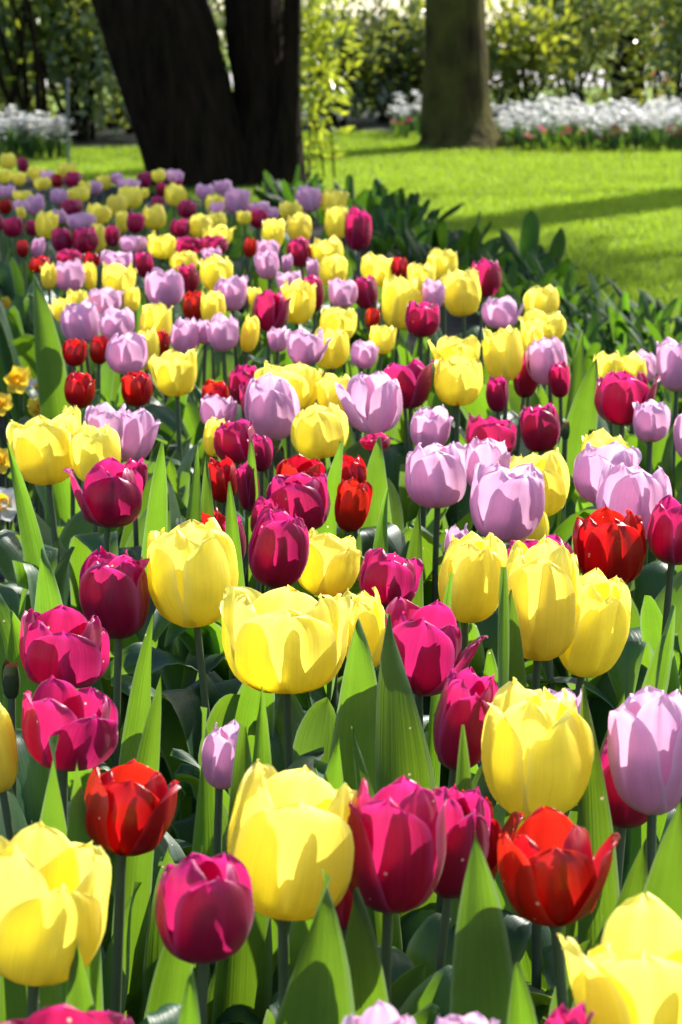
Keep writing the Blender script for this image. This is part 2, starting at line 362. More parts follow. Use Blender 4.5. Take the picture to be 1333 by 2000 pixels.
TULIPS = [  # colour, x, y, z of the flower base, flower height, width, openness, yaw, lean, frill, flared petals, kind of detail, label
 ('Y',-0.205,1.462,0.402,0.103,0.090,0.60,20,8,0.8,(),2,'huge wide open yellow tulip cut by the left picture edge, above the magenta rims'),
 ('M',-0.161,1.247,0.425,0.049,0.085,0.85,10,1,0.8,(),2,'wide open magenta tulip peeping over the bottom edge in the left corner'),
 ('R',-0.162,1.644,0.422,0.068,0.067,0.24,0,10,0.8,((285, 0.1), (80, 0.06)),2,'large red tulip on a bare tall stem, left of the big yellow cup'),
 ('M',-0.090,1.443,0.424,0.072,0.065,0.22,30,1,0.8,(),2,'plump magenta tulip tucked under the left side of the big yellow cup'),
 ('Y',-0.041,1.546,0.413,0.105,0.090,0.42,0,9,0.8,(),2,'big tall yellow cup tulip behind the broad half-lit leaf, front centre'),
 ('M',0.033,1.556,0.413,0.097,0.074,0.30,-15,4,0.8,((290, 0.12),),2,'large pleated magenta tulip touching the right side of the big yellow cup'),
 ('M',0.080,1.644,0.386,0.083,0.049,0.30,20,6,0.8,(),2,'narrower magenta tulip squeezed between the pleated magenta one and a red one'),
 ('R',0.093,1.685,0.370,0.086,0.051,0.35,15,3,0.8,((85, 0.75),),2,'red tulip mostly hidden behind magenta petals with one petal thrown out right'),
 ('R',0.146,1.509,0.423,0.075,0.070,0.30,0,-4,0.8,((80, 0.5), (285, 0.1)),2,'deep red tulip with one petal sticking out right, under the frilly yellow one'),
 ('Y',0.155,1.769,0.402,0.107,0.090,0.20,40,-1,1.2,(),2,'large crumpled frilly yellow tulip standing above the deep red tulip'),
 ('L',0.246,1.765,0.409,0.106,0.070,0.40,-50,0,0.8,(),2,'large lilac tulip cut by the right picture edge above a magenta one'),
 ('M',0.235,1.861,0.361,0.073,0.056,0.25,0,4,0.8,(),2,'magenta tulip half hidden behind the big lilac bloom at the right edge'),
 ('Y',0.187,1.337,0.399,0.099,0.091,0.70,0,0,0.8,((290, 0.2),),2,'big open yellow tulip filling the bottom right corner'),
 ('L',0.022,1.261,0.414,0.057,0.045,0.45,0,0,0.8,(),2,'lilac tulip showing only its petal tips at the bottom edge, below the magenta pair'),
 ('L',0.076,1.246,0.422,0.056,0.047,0.45,-42,-9,0.8,(),2,'lilac tulip tips at the bottom edge below the tall pointed leaf'),
 ('M',0.122,1.248,0.424,0.056,0.027,0.40,-45,10,0.8,(),1,'magenta tulip tips at the bottom edge below the deep red tulip'),
 ('M',0.002,1.592,0.382,0.050,0.026,0.15,55,-2,0.8,(),1,'small magenta tulip glimpsed low between the big yellow cup and pleated magenta bloom'),
 ('L',-0.100,1.840,0.402,0.056,0.037,0.30,-24,10,0.8,(),1,'small pale lilac tulip on a short stem among big dark leaves'),
 ('Y',-0.275,1.814,0.408,0.078,0.037,0.25,39,-9,0.8,(),1,'yellow tulip cut by the left edge under the wide magenta pair'),
 ('M',-0.227,1.832,0.422,0.067,0.082,0.60,35,8,0.8,(),2,'wide magenta tulip, lower of the two stacked at the left edge'),
 ('M',-0.257,2.068,0.419,0.071,0.083,0.50,15,6,0.8,(),2,'wide magenta tulip, upper of the two stacked at the left edge'),
 ('M',-0.226,2.310,0.398,0.088,0.073,0.22,-20,-2,1.4,(),2,'frilly topped magenta tulip just left of a tall yellow one'),
 ('Y',-0.148,2.329,0.405,0.107,0.094,0.28,50,-5,1.3,(),2,'tall creased yellow tulip on a long dark stem, right of the frilly magenta one'),
 ('Y',-0.052,2.155,0.390,0.099,0.126,0.58,0,0,1.0,(),2,'bowl-shaped wide open yellow tulip in the middle of the picture'),
 ('M',-0.074,2.463,0.412,0.084,0.066,0.05,0,10,0.8,(),2,'closed egg-shaped magenta tulip above the bowl-shaped yellow one'),
 ('Y',-0.020,2.526,0.385,0.073,0.074,0.40,59,7,0.8,(),2,'yellow tulip behind the closed egg-shaped magenta one'),
 ('M',0.046,2.404,0.405,0.062,0.066,0.30,0,10,0.8,(),2,'magenta tulip with three upright petals above the yellow bloom with a stray petal'),
 ('Y',0.026,2.224,0.390,0.080,0.050,0.35,45,-6,0.8,((80, 0.6),),1,'yellow tulip with one stray petal bent right, behind the bowl-shaped one'),
 ('R',-0.006,2.453,0.335,0.069,0.039,0.20,-58,-5,0.8,(),1,'small red tulip tip between the bowl-shaped yellow bloom and its yellow neighbour'),
 ('M',0.073,2.110,0.401,0.083,0.079,0.55,-20,8,0.8,((80, 0.4),),2,'ragged magenta tulip with a petal reaching right behind a pointed leaf'),
 ('M',0.093,1.835,0.421,0.083,0.049,0.20,5,10,0.8,(),2,'tall magenta tulip behind a small pointed leaf, left of the crumpled yellow one'),
 ('Y',0.126,2.317,0.413,0.094,0.068,0.10,20,7,1.2,(),2,'wrinkled closed yellow tulip, leftmost of the three big yellow ones on the right'),
 ('Y',0.190,2.190,0.410,0.117,0.079,0.20,-10,2,0.8,(),2,'tall yellow tulip with a green streak, middle of three big yellow ones'),
 ('Y',0.238,2.235,0.381,0.106,0.071,0.10,20,9,0.8,(),2,'smooth closed yellow tulip behind the tall one with a green streak'),
 ('M',0.219,2.448,0.394,0.075,0.083,0.35,-44,-9,0.8,(),2,'magenta tulip showing its top behind the tall yellow one with a green streak'),
 ('L',0.186,1.973,0.386,0.062,0.045,0.35,-29,5,0.8,(),1,'lilac tulip barely showing above the crumpled yellow bloom'),
 ('R',0.299,2.510,0.400,0.085,0.080,0.50,0,-6,1.3,(),2,'bright red tulip with curled open petals beneath the big lilac pair'),
 ('M',0.364,2.516,0.423,0.073,0.065,0.30,46,8,0.8,(),2,'magenta tulip at the right edge beside the bright red one'),
 ('L',0.334,2.638,0.422,0.089,0.087,0.35,5,4,0.8,(),2,'large lilac tulip above the bright red one, front of the lilac pair'),
 ('L',0.322,2.826,0.422,0.075,0.081,0.40,-25,4,0.8,(),2,'lilac tulip behind the large lilac one above the bright red bloom'),
 ('Y',0.339,3.021,0.406,0.070,0.064,0.35,11,6,0.8,(),1,'yellow tulip showing its rim above the lilac pair at the right'),
 ('L',0.190,2.723,0.400,0.091,0.089,0.35,20,6,0.8,(),2,'fat lilac tulip with folded rim, lowest of the three lilac ones right of centre'),
 ('L',0.121,2.879,0.406,0.082,0.078,0.25,0,-3,0.8,(),2,'round lilac tulip, leftmost of the three lilac ones right of centre'),
 ('L',0.184,2.974,0.406,0.071,0.063,0.35,47,5,0.8,(),1,'lilac tulip behind, between the round and the fat lilac ones'),
 ('Y',0.251,2.877,0.395,0.084,0.076,0.35,0,-7,0.8,(),2,'yellow tulip between the fat lilac one and the lilac pair'),
 ('Y',0.236,2.827,0.364,0.064,0.051,0.15,-23,-9,0.8,(),1,'yellow tulip partly hidden below the fat lilac bloom'),
 ('L',0.131,2.624,0.394,0.051,0.029,0.30,23,4,0.8,(),1,'tiny lilac tulip low behind the wrinkled yellow one'),
 ('M',0.198,3.113,0.421,0.059,0.068,0.40,9,6,0.8,(),1,'crinkled magenta tulip just above the three lilac ones right of centre'),
 ('M',0.281,3.242,0.404,0.067,0.057,0.10,0,-5,0.8,(),1,'closed oval magenta tulip below the lilac one on a bright green leaf'),
 ('L',0.118,3.162,0.422,0.063,0.057,0.35,-40,8,0.8,(),1,'pale pink tulip with a dark bud standing before it'),
 ('Y',0.181,3.607,0.405,0.081,0.076,0.25,0,1,0.8,(),1,'yellow tulip with a small red mark at its base'),
 ('Y',0.189,3.873,0.410,0.068,0.077,0.45,4,4,0.8,((280, 0.4),),1,'yellow tulip with a split-off petal behind the one with a red mark'),
 ('L',0.043,3.332,0.415,0.085,0.085,0.22,-15,5,0.8,((285, 0.65),),2,'lilac tulip with one petal leaning far out left, centre of the bed'),
 ('L',-0.099,3.339,0.403,0.094,0.081,0.20,5,-2,0.8,(),2,'smooth egg-shaped lilac tulip with a heart of light on its front petal'),
 ('Y',-0.026,3.184,0.407,0.075,0.081,0.28,0,-7,0.8,(),2,'pale yellow tulip between the smooth lilac one and the lilac one with outflung petal'),
 ('Y',-0.001,3.464,0.416,0.065,0.065,0.25,35,-9,0.8,(),1,'yellow tulip right behind the pale yellow one, under a red tip'),
 ('Y',-0.081,3.499,0.416,0.074,0.104,0.65,-20,4,0.8,(),2,'wide open yellow tulip behind the smooth egg-shaped lilac one'),
 ('M',-0.150,3.599,0.407,0.062,0.052,0.25,57,3,0.8,(),1,'magenta tulip behind the upper left of the smooth lilac one'),
 ('M',-0.114,3.401,0.416,0.064,0.060,0.30,24,-8,0.8,(),1,'pinkish magenta tulip directly behind the smooth egg-shaped lilac one'),
 ('M',0.108,3.607,0.400,0.076,0.072,0.35,-45,-6,0.8,((70, 0.2),),1,'magenta tulip behind the lilac one with the outflung petal'),
 ('M',-0.136,3.063,0.425,0.058,0.058,0.15,-33,-6,0.8,(),1,'magenta tulip below left of the smooth lilac one, yellow behind it'),
 ('M',-0.103,3.001,0.426,0.049,0.033,0.20,25,-5,0.8,(),1,'small magenta tulip low under the smooth lilac bloom'),
 ('L',-0.182,3.377,0.412,0.052,0.054,0.45,59,5,0.8,(),1,'small lilac tulip with pointed petals left of the smooth lilac one'),
 ('Y',-0.172,3.091,0.428,0.054,0.033,0.20,-42,10,0.8,(),1,'slim yellow tulip beside the magenta one, below the small pointed lilac one'),
 ('R',-0.146,2.862,0.416,0.058,0.042,0.20,-37,-4,0.8,(),1,'red tulip left of the magenta and red cluster, a leaf in front'),
 ('M',-0.112,2.816,0.414,0.063,0.028,0.15,-51,-3,0.8,(),1,'slim magenta tulip between the red one and the magenta and red cluster'),
 ('M',-0.047,2.763,0.402,0.074,0.079,0.30,-10,-6,0.8,(),2,'tall pink magenta tulip in front of the red cluster in mid bed'),
 ('R',0.014,2.926,0.412,0.051,0.042,0.30,19,-7,0.8,(),1,'red tulip at the top right corner of the red cluster'),
 ('R',0.008,2.734,0.409,0.065,0.043,0.20,10,9,0.8,(),1,'tall bright red tulip beside the pink magenta one in the red cluster'),
 ('R',-0.051,2.826,0.433,0.046,0.060,0.35,9,3,0.8,(),1,'red tulip peeping over the pink magenta one in the cluster'),
 ('R',-0.154,2.689,0.399,0.047,0.043,0.35,45,-5,0.8,(),1,'red tulip just above the tall creased yellow one'),
 ('M',-0.115,2.554,0.417,0.052,0.024,0.20,-58,-7,0.8,(),1,'narrow magenta tulip between the tall creased yellow and closed magenta blooms'),
 ('M',-0.093,2.638,0.423,0.047,0.029,0.20,-22,10,0.8,(),1,'narrow magenta tulip behind the closed egg-shaped magenta one'),
 ('M',-0.275,2.708,0.421,0.079,0.076,0.15,10,5,0.8,((280, 0.6),),2,'dark magenta tulip with one petal spread out left, left side of the bed'),
 ('M',-0.267,2.971,0.402,0.049,0.033,0.15,52,2,0.8,(),1,'magenta tulip hidden behind the dark one with a spread petal'),
 ('Y',-0.387,3.048,0.400,0.091,0.095,0.60,10,-5,0.8,(),2,'open yellow tulip with a green leaf across it, near the left edge'),
 ('Y',-0.317,2.998,0.411,0.078,0.067,0.25,23,-5,0.8,(),1,'yellow tulip pressed against the open yellow one near the left edge'),
 ('L',-0.327,3.161,0.425,0.061,0.056,0.30,8,7,0.8,(),1,'lilac tulip behind the yellow pair near the left edge'),
 ('L',-0.292,3.196,0.399,0.080,0.062,0.40,-25,8,0.8,((80, 0.2),),1,'lilac tulip right of the yellow pair near the left edge'),
 ('Y',-0.376,3.246,0.415,0.055,0.026,0.15,5,-2,0.8,(),1,'slim yellow tulip tip behind the open yellow one near the left edge'),
 ('R',-0.391,3.455,0.429,0.054,0.046,0.20,-28,8,0.8,(),1,'red tulip on a short stem, left of its red twin'),
 ('R',-0.303,3.451,0.431,0.052,0.047,0.25,-31,0,0.8,(),1,'red tulip on a short stem below a lilac one, right of its red twin'),
 ('Y',-0.262,3.719,0.400,0.074,0.082,0.70,2,-5,0.8,(),1,'open yellow tulip with pointed petals beside the two short red ones'),
 ('R',-0.187,3.418,0.434,0.042,0.041,0.35,36,2,0.8,(),1,'red tulip peeping behind the small pointed lilac one'),
 ('L',-0.361,3.918,0.403,0.073,0.071,0.25,-5,3,0.8,(),1,'lilac tulip standing above the right-hand short red one'),
 ('L',-0.463,4.225,0.407,0.079,0.074,0.20,-38,-9,0.8,(),1,'lilac tulip, leftmost of the front lilac trio on the left'),
 ('L',-0.394,4.150,0.419,0.064,0.064,0.40,18,-7,0.8,(),1,'lilac tulip at the back of the front lilac trio on the left'),
 ('Y',-0.511,4.314,0.434,0.048,0.036,0.50,8,-8,0.8,((270, 0.4),),1,'yellow tulip petal sticking out left of the lilac trio'),
 ('Y',-0.503,4.493,0.416,0.058,0.044,0.15,-49,-6,0.8,(),1,'small yellow tulip above the leftmost lilac of the trio'),
 ('R',-0.436,3.801,0.435,0.046,0.040,0.15,0,5,0.8,(),1,'dull red tulip in the shade under the leftmost lilac of the trio'),
 ('R',-0.412,3.964,0.412,0.052,0.035,0.15,-31,5,0.8,(),1,"dull red tulip in the shade between the lilac trio's stems"),
 ('L',-0.457,4.546,0.418,0.050,0.068,0.40,-2,1,0.8,(),1,'lilac tulip behind the front lilac trio on the left'),
 ('Y',-0.338,4.203,0.403,0.087,0.059,0.10,-47,7,0.8,(),1,'yellow tulip between the lilac trio and a small red one'),
 ('Y',-0.337,4.023,0.392,0.077,0.044,0.10,-56,3,0.8,(),1,'yellow tulip low behind the lilac one above the short red pair'),
 ('R',-0.309,4.042,0.415,0.046,0.030,0.20,-53,-5,0.8,(),1,'small red tulip left of a lilac one, behind the open yellow one'),
 ('L',-0.275,4.089,0.408,0.066,0.054,0.25,53,4,0.8,(),1,'lilac tulip behind the open yellow one with pointed petals'),
 ('L',-0.204,4.050,0.421,0.066,0.053,0.20,21,-2,0.8,((275, 0.25),),1,'lilac tulip left of a slim yellow one in mid bed'),
 ('L',-0.238,4.098,0.426,0.044,0.034,0.30,29,-7,0.8,(),1,'small lilac tulip between two larger lilac ones in mid bed'),
 ('R',-0.285,4.488,0.412,0.058,0.045,0.30,56,6,0.8,(),1,'bright scarlet tulip between a lilac and a yellow one'),
 ('L',-0.356,4.774,0.398,0.081,0.079,0.30,38,-5,0.8,(),1,'pale shaded lilac tulip above the bright scarlet one'),
 ('Y',-0.238,4.314,0.429,0.063,0.047,0.15,24,3,0.8,(),1,'pale yellow tulip in part shade right of the bright scarlet one'),
 ('L',-0.213,4.599,0.415,0.071,0.070,0.30,-17,-2,0.8,(),1,'sunlit lilac tulip left of the magenta one with pink glow'),
 ('Y',-0.165,4.096,0.412,0.071,0.032,0.05,-25,10,0.8,(),1,'slim yellow tulip under the magenta one with pink glow'),
 ('M',-0.135,4.401,0.404,0.080,0.069,0.10,24,3,0.8,((75, 0.3),),1,'magenta tulip with a glowing pink front petal, mid bed'),
 ('Y',-0.084,4.467,0.409,0.086,0.070,0.30,-14,2,0.8,(),1,'yellow tulip directly right of the magenta one with pink glow'),
 ('L',-0.061,3.883,0.425,0.062,0.067,0.35,17,4,0.8,((80, 0.45),),1,'lilac tulip with a petal flared right, under the yellow mid-bed one'),
 ('L',-0.110,4.061,0.418,0.045,0.037,0.30,55,2,0.8,(),1,'small lilac tulip behind the flared lilac one in mid bed'),
 ('Y',-0.011,4.210,0.415,0.064,0.068,0.35,2,9,0.8,(),1,'yellow tulip, upper of two stacked yellow ones in mid bed'),
 ('Y',-0.016,3.937,0.409,0.071,0.069,0.20,59,-3,0.8,(),1,'yellow tulip, lower of two stacked yellow ones in mid bed'),
 ('L',0.001,4.545,0.429,0.060,0.060,0.35,28,3,0.8,(),1,'lilac tulip left of a dark magenta one, above the stacked yellow pair'),
 ('M',0.055,4.711,0.404,0.068,0.051,0.15,-52,-8,0.8,(),1,'dark magenta tulip beside the lilac one above the stacked yellow pair'),
 ('M',-0.052,4.652,0.407,0.073,0.039,0.15,-56,-3,0.8,(),1,'dark magenta tulip between a yellow and a lilac one, mid bed'),
 ('R',0.056,4.211,0.436,0.039,0.028,0.15,-36,6,0.8,(),0,'dull red tulip in the gap left of the glowing magenta cup'),
 ('Y',0.110,4.532,0.390,0.105,0.079,0.35,46,6,0.8,(),1,'tall yellow tulip behind the glowing magenta cup on the right'),
 ('M',0.145,4.223,0.420,0.069,0.063,0.20,0,2,0.8,(),1,'magenta cup tulip with a glowing upper half, left of a yellow one'),
 ('Y',0.068,3.936,0.434,0.051,0.045,0.30,-59,6,0.8,(),1,'small yellow tulip below left of the glowing magenta cup'),
 ('L',0.034,3.824,0.428,0.046,0.045,0.35,-23,10,0.8,(),1,'small lilac tulip with leaves crossing it, left of the small yellow one'),
 ('L',0.177,4.546,0.425,0.061,0.048,0.20,50,1,0.8,(),1,'lilac tulip peering between the glowing magenta cup and a yellow one'),
 ('Y',0.245,4.690,0.393,0.097,0.080,0.20,0,-6,0.8,(),1,"sunlit yellow tulip before a tall magenta one at the bed's grass side"),
 ('Y',0.223,5.083,0.411,0.074,0.069,0.35,-37,-4,0.8,(),1,'yellow tulip behind, above the lilac one that peers between'),
 ('Y',0.166,4.903,0.407,0.068,0.060,0.30,-51,3,0.8,(),1,'yellow tulip left of the one above the peering lilac'),
 ('M',0.292,4.777,0.419,0.079,0.061,0.15,44,6,0.8,((275, 0.2),),1,'tall magenta tulip alone against the dark green leaves at the grass side'),
 ('L',0.300,4.376,0.413,0.060,0.069,0.40,-41,-1,0.8,((80, 0.3),),1,'lilac tulip left of the yellow pair at the grass side'),
 ('Y',0.386,4.472,0.414,0.067,0.069,0.25,-46,-4,0.8,(),1,'yellow tulip, upper of the yellow pair at the grass side'),
 ('Y',0.352,4.079,0.432,0.056,0.086,0.50,30,-2,0.8,(),1,'wider yellow tulip, lower of the yellow pair at the grass side'),
 ('Y',0.268,3.769,0.416,0.090,0.066,0.25,-56,-8,0.8,(),1,'tall yellow tulip left of the lilac one in front of the yellow pair'),
 ('Y',0.319,3.936,0.413,0.073,0.043,0.15,-18,2,0.8,(),1,'narrow yellow tulip wedged behind the tall yellow and lilac pair'),
 ('L',0.340,3.786,0.408,0.079,0.067,0.20,0,-8,0.8,(),1,'upright lilac tulip with magenta ones either side of it'),
 ('M',0.300,3.812,0.381,0.075,0.044,0.20,22,5,0.8,(),1,'magenta tulip touching the left side of the upright lilac one'),
 ('M',0.354,3.747,0.393,0.061,0.035,0.15,-3,-5,0.8,(),1,'magenta tulip half hidden at the right side of the upright lilac one'),
 ('M',0.351,4.131,0.398,0.049,0.033,0.15,-45,1,0.8,(),1,'magenta tip just behind the upright lilac tulip'),
 ('M',0.236,3.491,0.416,0.056,0.035,0.15,-25,-2,0.8,(),1,'magenta tulip low between the red-marked yellow one and the tall yellow one'),
 ('Y',0.427,3.707,0.417,0.061,0.049,0.35,27,-4,0.8,(),1,'yellow tulip, left one behind the big magenta bloom near the right edge'),
 ('Y',0.467,3.727,0.409,0.060,0.053,0.35,-55,-9,0.8,(),1,'yellow tulip, right one behind the big magenta bloom near the right edge'),
 ('L',0.500,3.815,0.406,0.054,0.039,0.30,8,-7,0.8,(),1,'lilac tulip behind the yellow ones near the right edge'),
 ('M',0.408,3.362,0.421,0.081,0.083,0.40,5,2,0.8,((85, 0.25),),2,'big magenta tulip in front of the yellow ones near the right edge'),
 ('L',0.528,3.654,0.419,0.085,0.063,0.30,21,-4,0.8,(),1,'tall lilac tulip cut by the right edge, upper one'),
 ('L',0.430,3.219,0.423,0.057,0.053,0.15,-3,0,0.8,(),1,'pale pink lilac tulip right below the big magenta bloom'),
 ('L',0.472,3.134,0.414,0.072,0.049,0.30,-51,5,0.8,(),1,'lilac tulip cut by the right edge, beside the pale pink one'),
 ('M',0.048,3.184,0.418,0.023,0.042,0.20,-40,-2,0.8,(),1,'dark red magenta tulip underneath the lilac one with outflung petal'),
 ('R',0.101,3.698,0.393,0.054,0.049,0.20,-38,-3,0.8,(),1,'red tulip tip behind the lilac one with outflung petal, beside yellow'),
 ('Y',0.075,5.034,0.409,0.068,0.083,0.45,52,10,0.8,(),1,'yellow tulip in part shade left of a small red one, by the green leaves'),
 ('R',0.124,4.979,0.430,0.049,0.037,0.25,-8,-1,0.8,(),1,"small red tulip at the bed's far grass side, beside a shaded yellow one"),
 ('Y',-0.025,5.256,0.423,0.069,0.076,0.45,-59,-8,0.8,(),1,'yellow tulip with spread petals right of the upright magenta one'),
 ('Y',-0.018,4.957,0.419,0.066,0.061,0.15,-5,4,0.8,(),1,'yellow tulip directly below the one with spread petals'),
 ('M',-0.088,5.264,0.422,0.068,0.057,0.15,-39,-8,0.8,(),1,'upright magenta tulip below two yellow ones in the back rows'),
 ('Y',-0.168,5.656,0.419,0.075,0.057,0.20,5,7,0.8,(),1,'yellow tulip, left of the two above the upright magenta one'),
 ('Y',-0.099,5.824,0.419,0.071,0.063,0.10,7,-6,0.8,(),1,'yellow tulip, right of the two above the upright magenta one'),
 ('M',0.042,5.766,0.402,0.108,0.068,0.15,25,-2,0.8,(),1,"tall brilliant magenta tulip standing highest at the bed's grass corner"),
 ('Y',-0.015,6.051,0.401,0.087,0.066,0.35,47,6,0.8,(),1,'yellow tulip leaning on the tall brilliant magenta one'),
 ('Y',-0.024,6.608,0.405,0.081,0.080,0.35,-48,6,0.8,(),1,'yellow tulip behind the tall brilliant magenta one, beside a lilac one'),
 ('L',-0.088,6.590,0.417,0.077,0.074,0.35,-53,-2,0.8,(),1,'shaded lilac tulip left of the yellow one under the dark trunk'),
 ('L',-0.173,5.413,0.415,0.055,0.054,0.35,17,6,0.8,(),1,'lilac tulip, upper of two stacked lilac ones left of the upright magenta'),
 ('L',-0.154,5.042,0.423,0.063,0.053,0.20,-12,-8,0.8,(),1,'lilac tulip, lower of two stacked lilac ones left of the upright magenta'),
 ('L',-0.119,5.125,0.426,0.044,0.025,0.20,-54,4,0.8,(),0,'sliver of a lilac tulip between stacked lilacs and the upright magenta'),
 ('L',-0.102,4.759,0.430,0.045,0.052,0.35,-6,-8,0.8,(),1,'lilac tulip with a yellow one in front, below the upright magenta'),
 ('L',-0.059,5.081,0.410,0.055,0.029,0.25,45,-3,0.8,(),0,'small lilac tulip right under the upright magenta one'),
 ('R',-0.208,5.335,0.436,0.046,0.032,0.15,-38,7,0.8,(),0,'dark red tulip left of the stacked lilac pair'),
 ('Y',-0.259,4.905,0.416,0.075,0.075,0.30,16,-3,0.8,(),1,'sunlit yellow tulip right of a dark magenta one in the back rows'),
 ('Y',-0.165,4.607,0.412,0.052,0.030,0.20,3,-7,0.8,(),0,'yellow tulip half hidden behind the magenta one with pink glow'),
 ('M',-0.318,4.952,0.405,0.064,0.043,0.15,51,-6,0.8,(),1,'dark magenta tulip left of the sunlit yellow one in the back rows'),
 ('Y',-0.341,5.143,0.424,0.049,0.063,0.20,-49,-4,0.8,(),1,'yellow tulip above the dark magenta one in the back rows'),
 ('L',-0.291,5.318,0.420,0.043,0.046,0.40,11,-3,0.8,(),1,'pink lilac tulip tips above the sunlit yellow one in the back rows'),
 ('Y',-0.458,4.794,0.419,0.068,0.073,0.45,14,5,0.8,(),1,'yellow tulip with spread petals under a pink lilac one, left back rows'),
 ('Y',-0.407,4.538,0.422,0.051,0.032,0.10,4,6,0.8,(),0,'yellow tulip low beside the lilac one behind the trio'),
 ('L',-0.488,5.112,0.433,0.042,0.071,0.35,-9,3,0.8,(),1,'pink lilac tulip above the spread yellow one, left back rows'),
 ('L',-0.560,4.876,0.419,0.068,0.064,0.15,2,-5,0.8,(),1,'shaded mauve tulip between two yellow ones near the left edge'),
 ('Y',-0.602,4.839,0.427,0.057,0.036,0.25,27,0,0.8,(),1,'yellow tulip left of the shaded mauve one'),
 ('Y',-0.524,4.913,0.414,0.064,0.028,0.15,22,-2,0.8,(),0,'yellow tulip right of the shaded mauve one'),
 ('M',-0.422,5.075,0.422,0.060,0.040,0.15,6,-5,0.8,(),1,'dark magenta tulip left of the pale shaded lilac one, two blooms deep'),
 ('R',-0.646,5.058,0.434,0.037,0.048,0.20,-22,-7,0.8,(),1,'red tulip above the yellow one next to the shaded mauve bloom'),
 ('R',-0.543,5.120,0.438,0.035,0.036,0.20,33,-1,0.8,(),0,'bright red dot of a tulip right above the shaded mauve one'),
 ('M',-0.616,5.321,0.419,0.036,0.058,0.20,38,1,0.8,(),1,'dark magenta tulip above the shaded mauve one, left back rows'),
 ('Y',-0.415,5.392,0.427,0.060,0.066,0.40,-44,8,0.8,(),1,'sunlit yellow tulip in front of a row of crimson ones, back rows'),
 ('L',-0.478,5.431,0.436,0.040,0.064,0.30,-50,-2,0.8,(),1,'shaded lilac tulip left of the sunlit yellow one, back rows'),
 ('M',-0.352,5.427,0.431,0.042,0.066,0.25,23,4,0.8,(),1,'crimson tulip right of the sunlit yellow one, back rows'),
 ('M',-0.288,5.380,0.436,0.045,0.061,0.20,56,-2,0.8,(),1,'crimson tulip below yellow pointed petals, back rows'),
 ('Y',-0.293,5.588,0.431,0.055,0.078,0.50,-26,6,0.8,(),1,'bright yellow tulip with pointed petals over a crimson one'),
 ('M',-0.657,5.572,0.418,0.063,0.048,0.15,24,-8,0.8,(),1,'crimson tulip, left of the crimson pair at the left side'),
 ('M',-0.606,5.569,0.418,0.063,0.063,0.10,24,0,0.8,(),1,'dark crimson tulip, right of the crimson pair at the left side'),
 ('Y',-0.589,5.757,0.399,0.075,0.040,0.20,45,-6,0.8,(),0,'pale yellow tulip hugging the right of the crimson pair'),
 ('M',-0.544,5.603,0.430,0.054,0.037,0.15,-51,1,0.8,(),0,'dark crimson tulip right of the pale yellow one beside the crimson pair'),
 ('Y',-0.730,5.828,0.425,0.071,0.058,0.35,-14,8,0.8,(),1,'shaded yellow tulip above the crimson pair at the left side'),
 ('L',-0.666,6.055,0.425,0.044,0.079,0.35,-59,0,0.8,(),1,'shaded mauve tulip right of the shaded yellow one above the crimson pair'),
 ('L',-0.733,6.117,0.431,0.041,0.048,0.25,18,-5,0.8,(),1,'small mauve tulip directly above the crimson pair'),
 ('M',-0.521,5.945,0.426,0.055,0.046,0.15,8,5,0.8,(),1,'dark red tulip left of the round shaded yellow one'),
 ('Y',-0.474,6.078,0.421,0.068,0.063,0.08,-42,-9,0.8,(),1,'round shaded yellow tulip right of the dark red one, back rows'),
 ('M',-0.424,6.442,0.416,0.049,0.053,0.10,27,4,0.8,(),1,'dark maroon tulip in deep shade above a wide yellow pair'),
 ('M',-0.400,5.864,0.426,0.046,0.053,0.15,-27,3,0.8,(),1,'dark maroon tulip right of the round shaded yellow one'),
 ('Y',-0.350,5.894,0.419,0.063,0.064,0.15,7,1,0.8,(),1,'wide shaded yellow tulip under the dark maroon one, left of the pair'),
 ('Y',-0.317,6.050,0.419,0.054,0.053,0.15,-52,-4,0.8,(),1,'shaded yellow tulip under the dark maroon one, right of the pair'),
 ('Y',-0.617,6.488,0.416,0.062,0.059,0.10,-43,6,0.8,(),1,'shaded yellow tulip above the dark red one, front of three'),
 ('Y',-0.560,6.046,0.416,0.060,0.037,0.10,21,0,0.8,(),0,'narrow yellow tulip squeezed left of the dark red one'),
 ('Y',-0.596,6.642,0.423,0.066,0.072,0.15,-55,8,0.8,(),1,'shaded yellow tulip above the dark red one, back of three'),
 ('Y',-0.640,6.197,0.424,0.055,0.067,0.15,31,8,0.8,(),1,'shaded yellow tulip right of a dark maroon one, left back rows'),
 ('Y',-0.744,6.747,0.429,0.048,0.064,0.20,-56,-6,0.8,(),1,'shaded yellow tulip above a dark maroon one, left back rows'),
 ('M',-0.745,6.538,0.414,0.044,0.062,0.15,-53,-5,0.8,(),1,'dark maroon tulip between two shaded yellow ones, left back rows'),
 ('Y',-0.483,6.868,0.408,0.066,0.068,0.30,39,4,0.8,(),1,"shaded yellow tulip in front of the dark trunk's left foot"),
 ('M',-0.511,6.538,0.424,0.045,0.040,0.15,43,10,0.8,(),0,"dark maroon tulip left of the yellow one at the trunk's left foot"),
 ('L',-0.293,6.556,0.414,0.078,0.071,0.30,-58,7,0.8,(),1,'shaded lilac tulip standing tall before the dark trunk'),
 ('Y',-0.351,6.579,0.414,0.056,0.057,0.25,-8,2,0.8,(),1,'shaded yellow tulip left of the tall lilac one before the trunk'),
 ('L',-0.329,6.264,0.437,0.043,0.041,0.30,-35,2,0.8,(),0,'small pink lilac tulip below left of the tall lilac one before the trunk'),
 ('L',-0.399,6.871,0.426,0.049,0.054,0.30,-58,9,0.8,(),1,"dim mauve tulip at the trunk's foot, left one of two"),
 ('L',-0.355,7.156,0.413,0.048,0.056,0.30,14,-4,0.8,(),1,"dim mauve tulip at the trunk's foot, right one of two"),
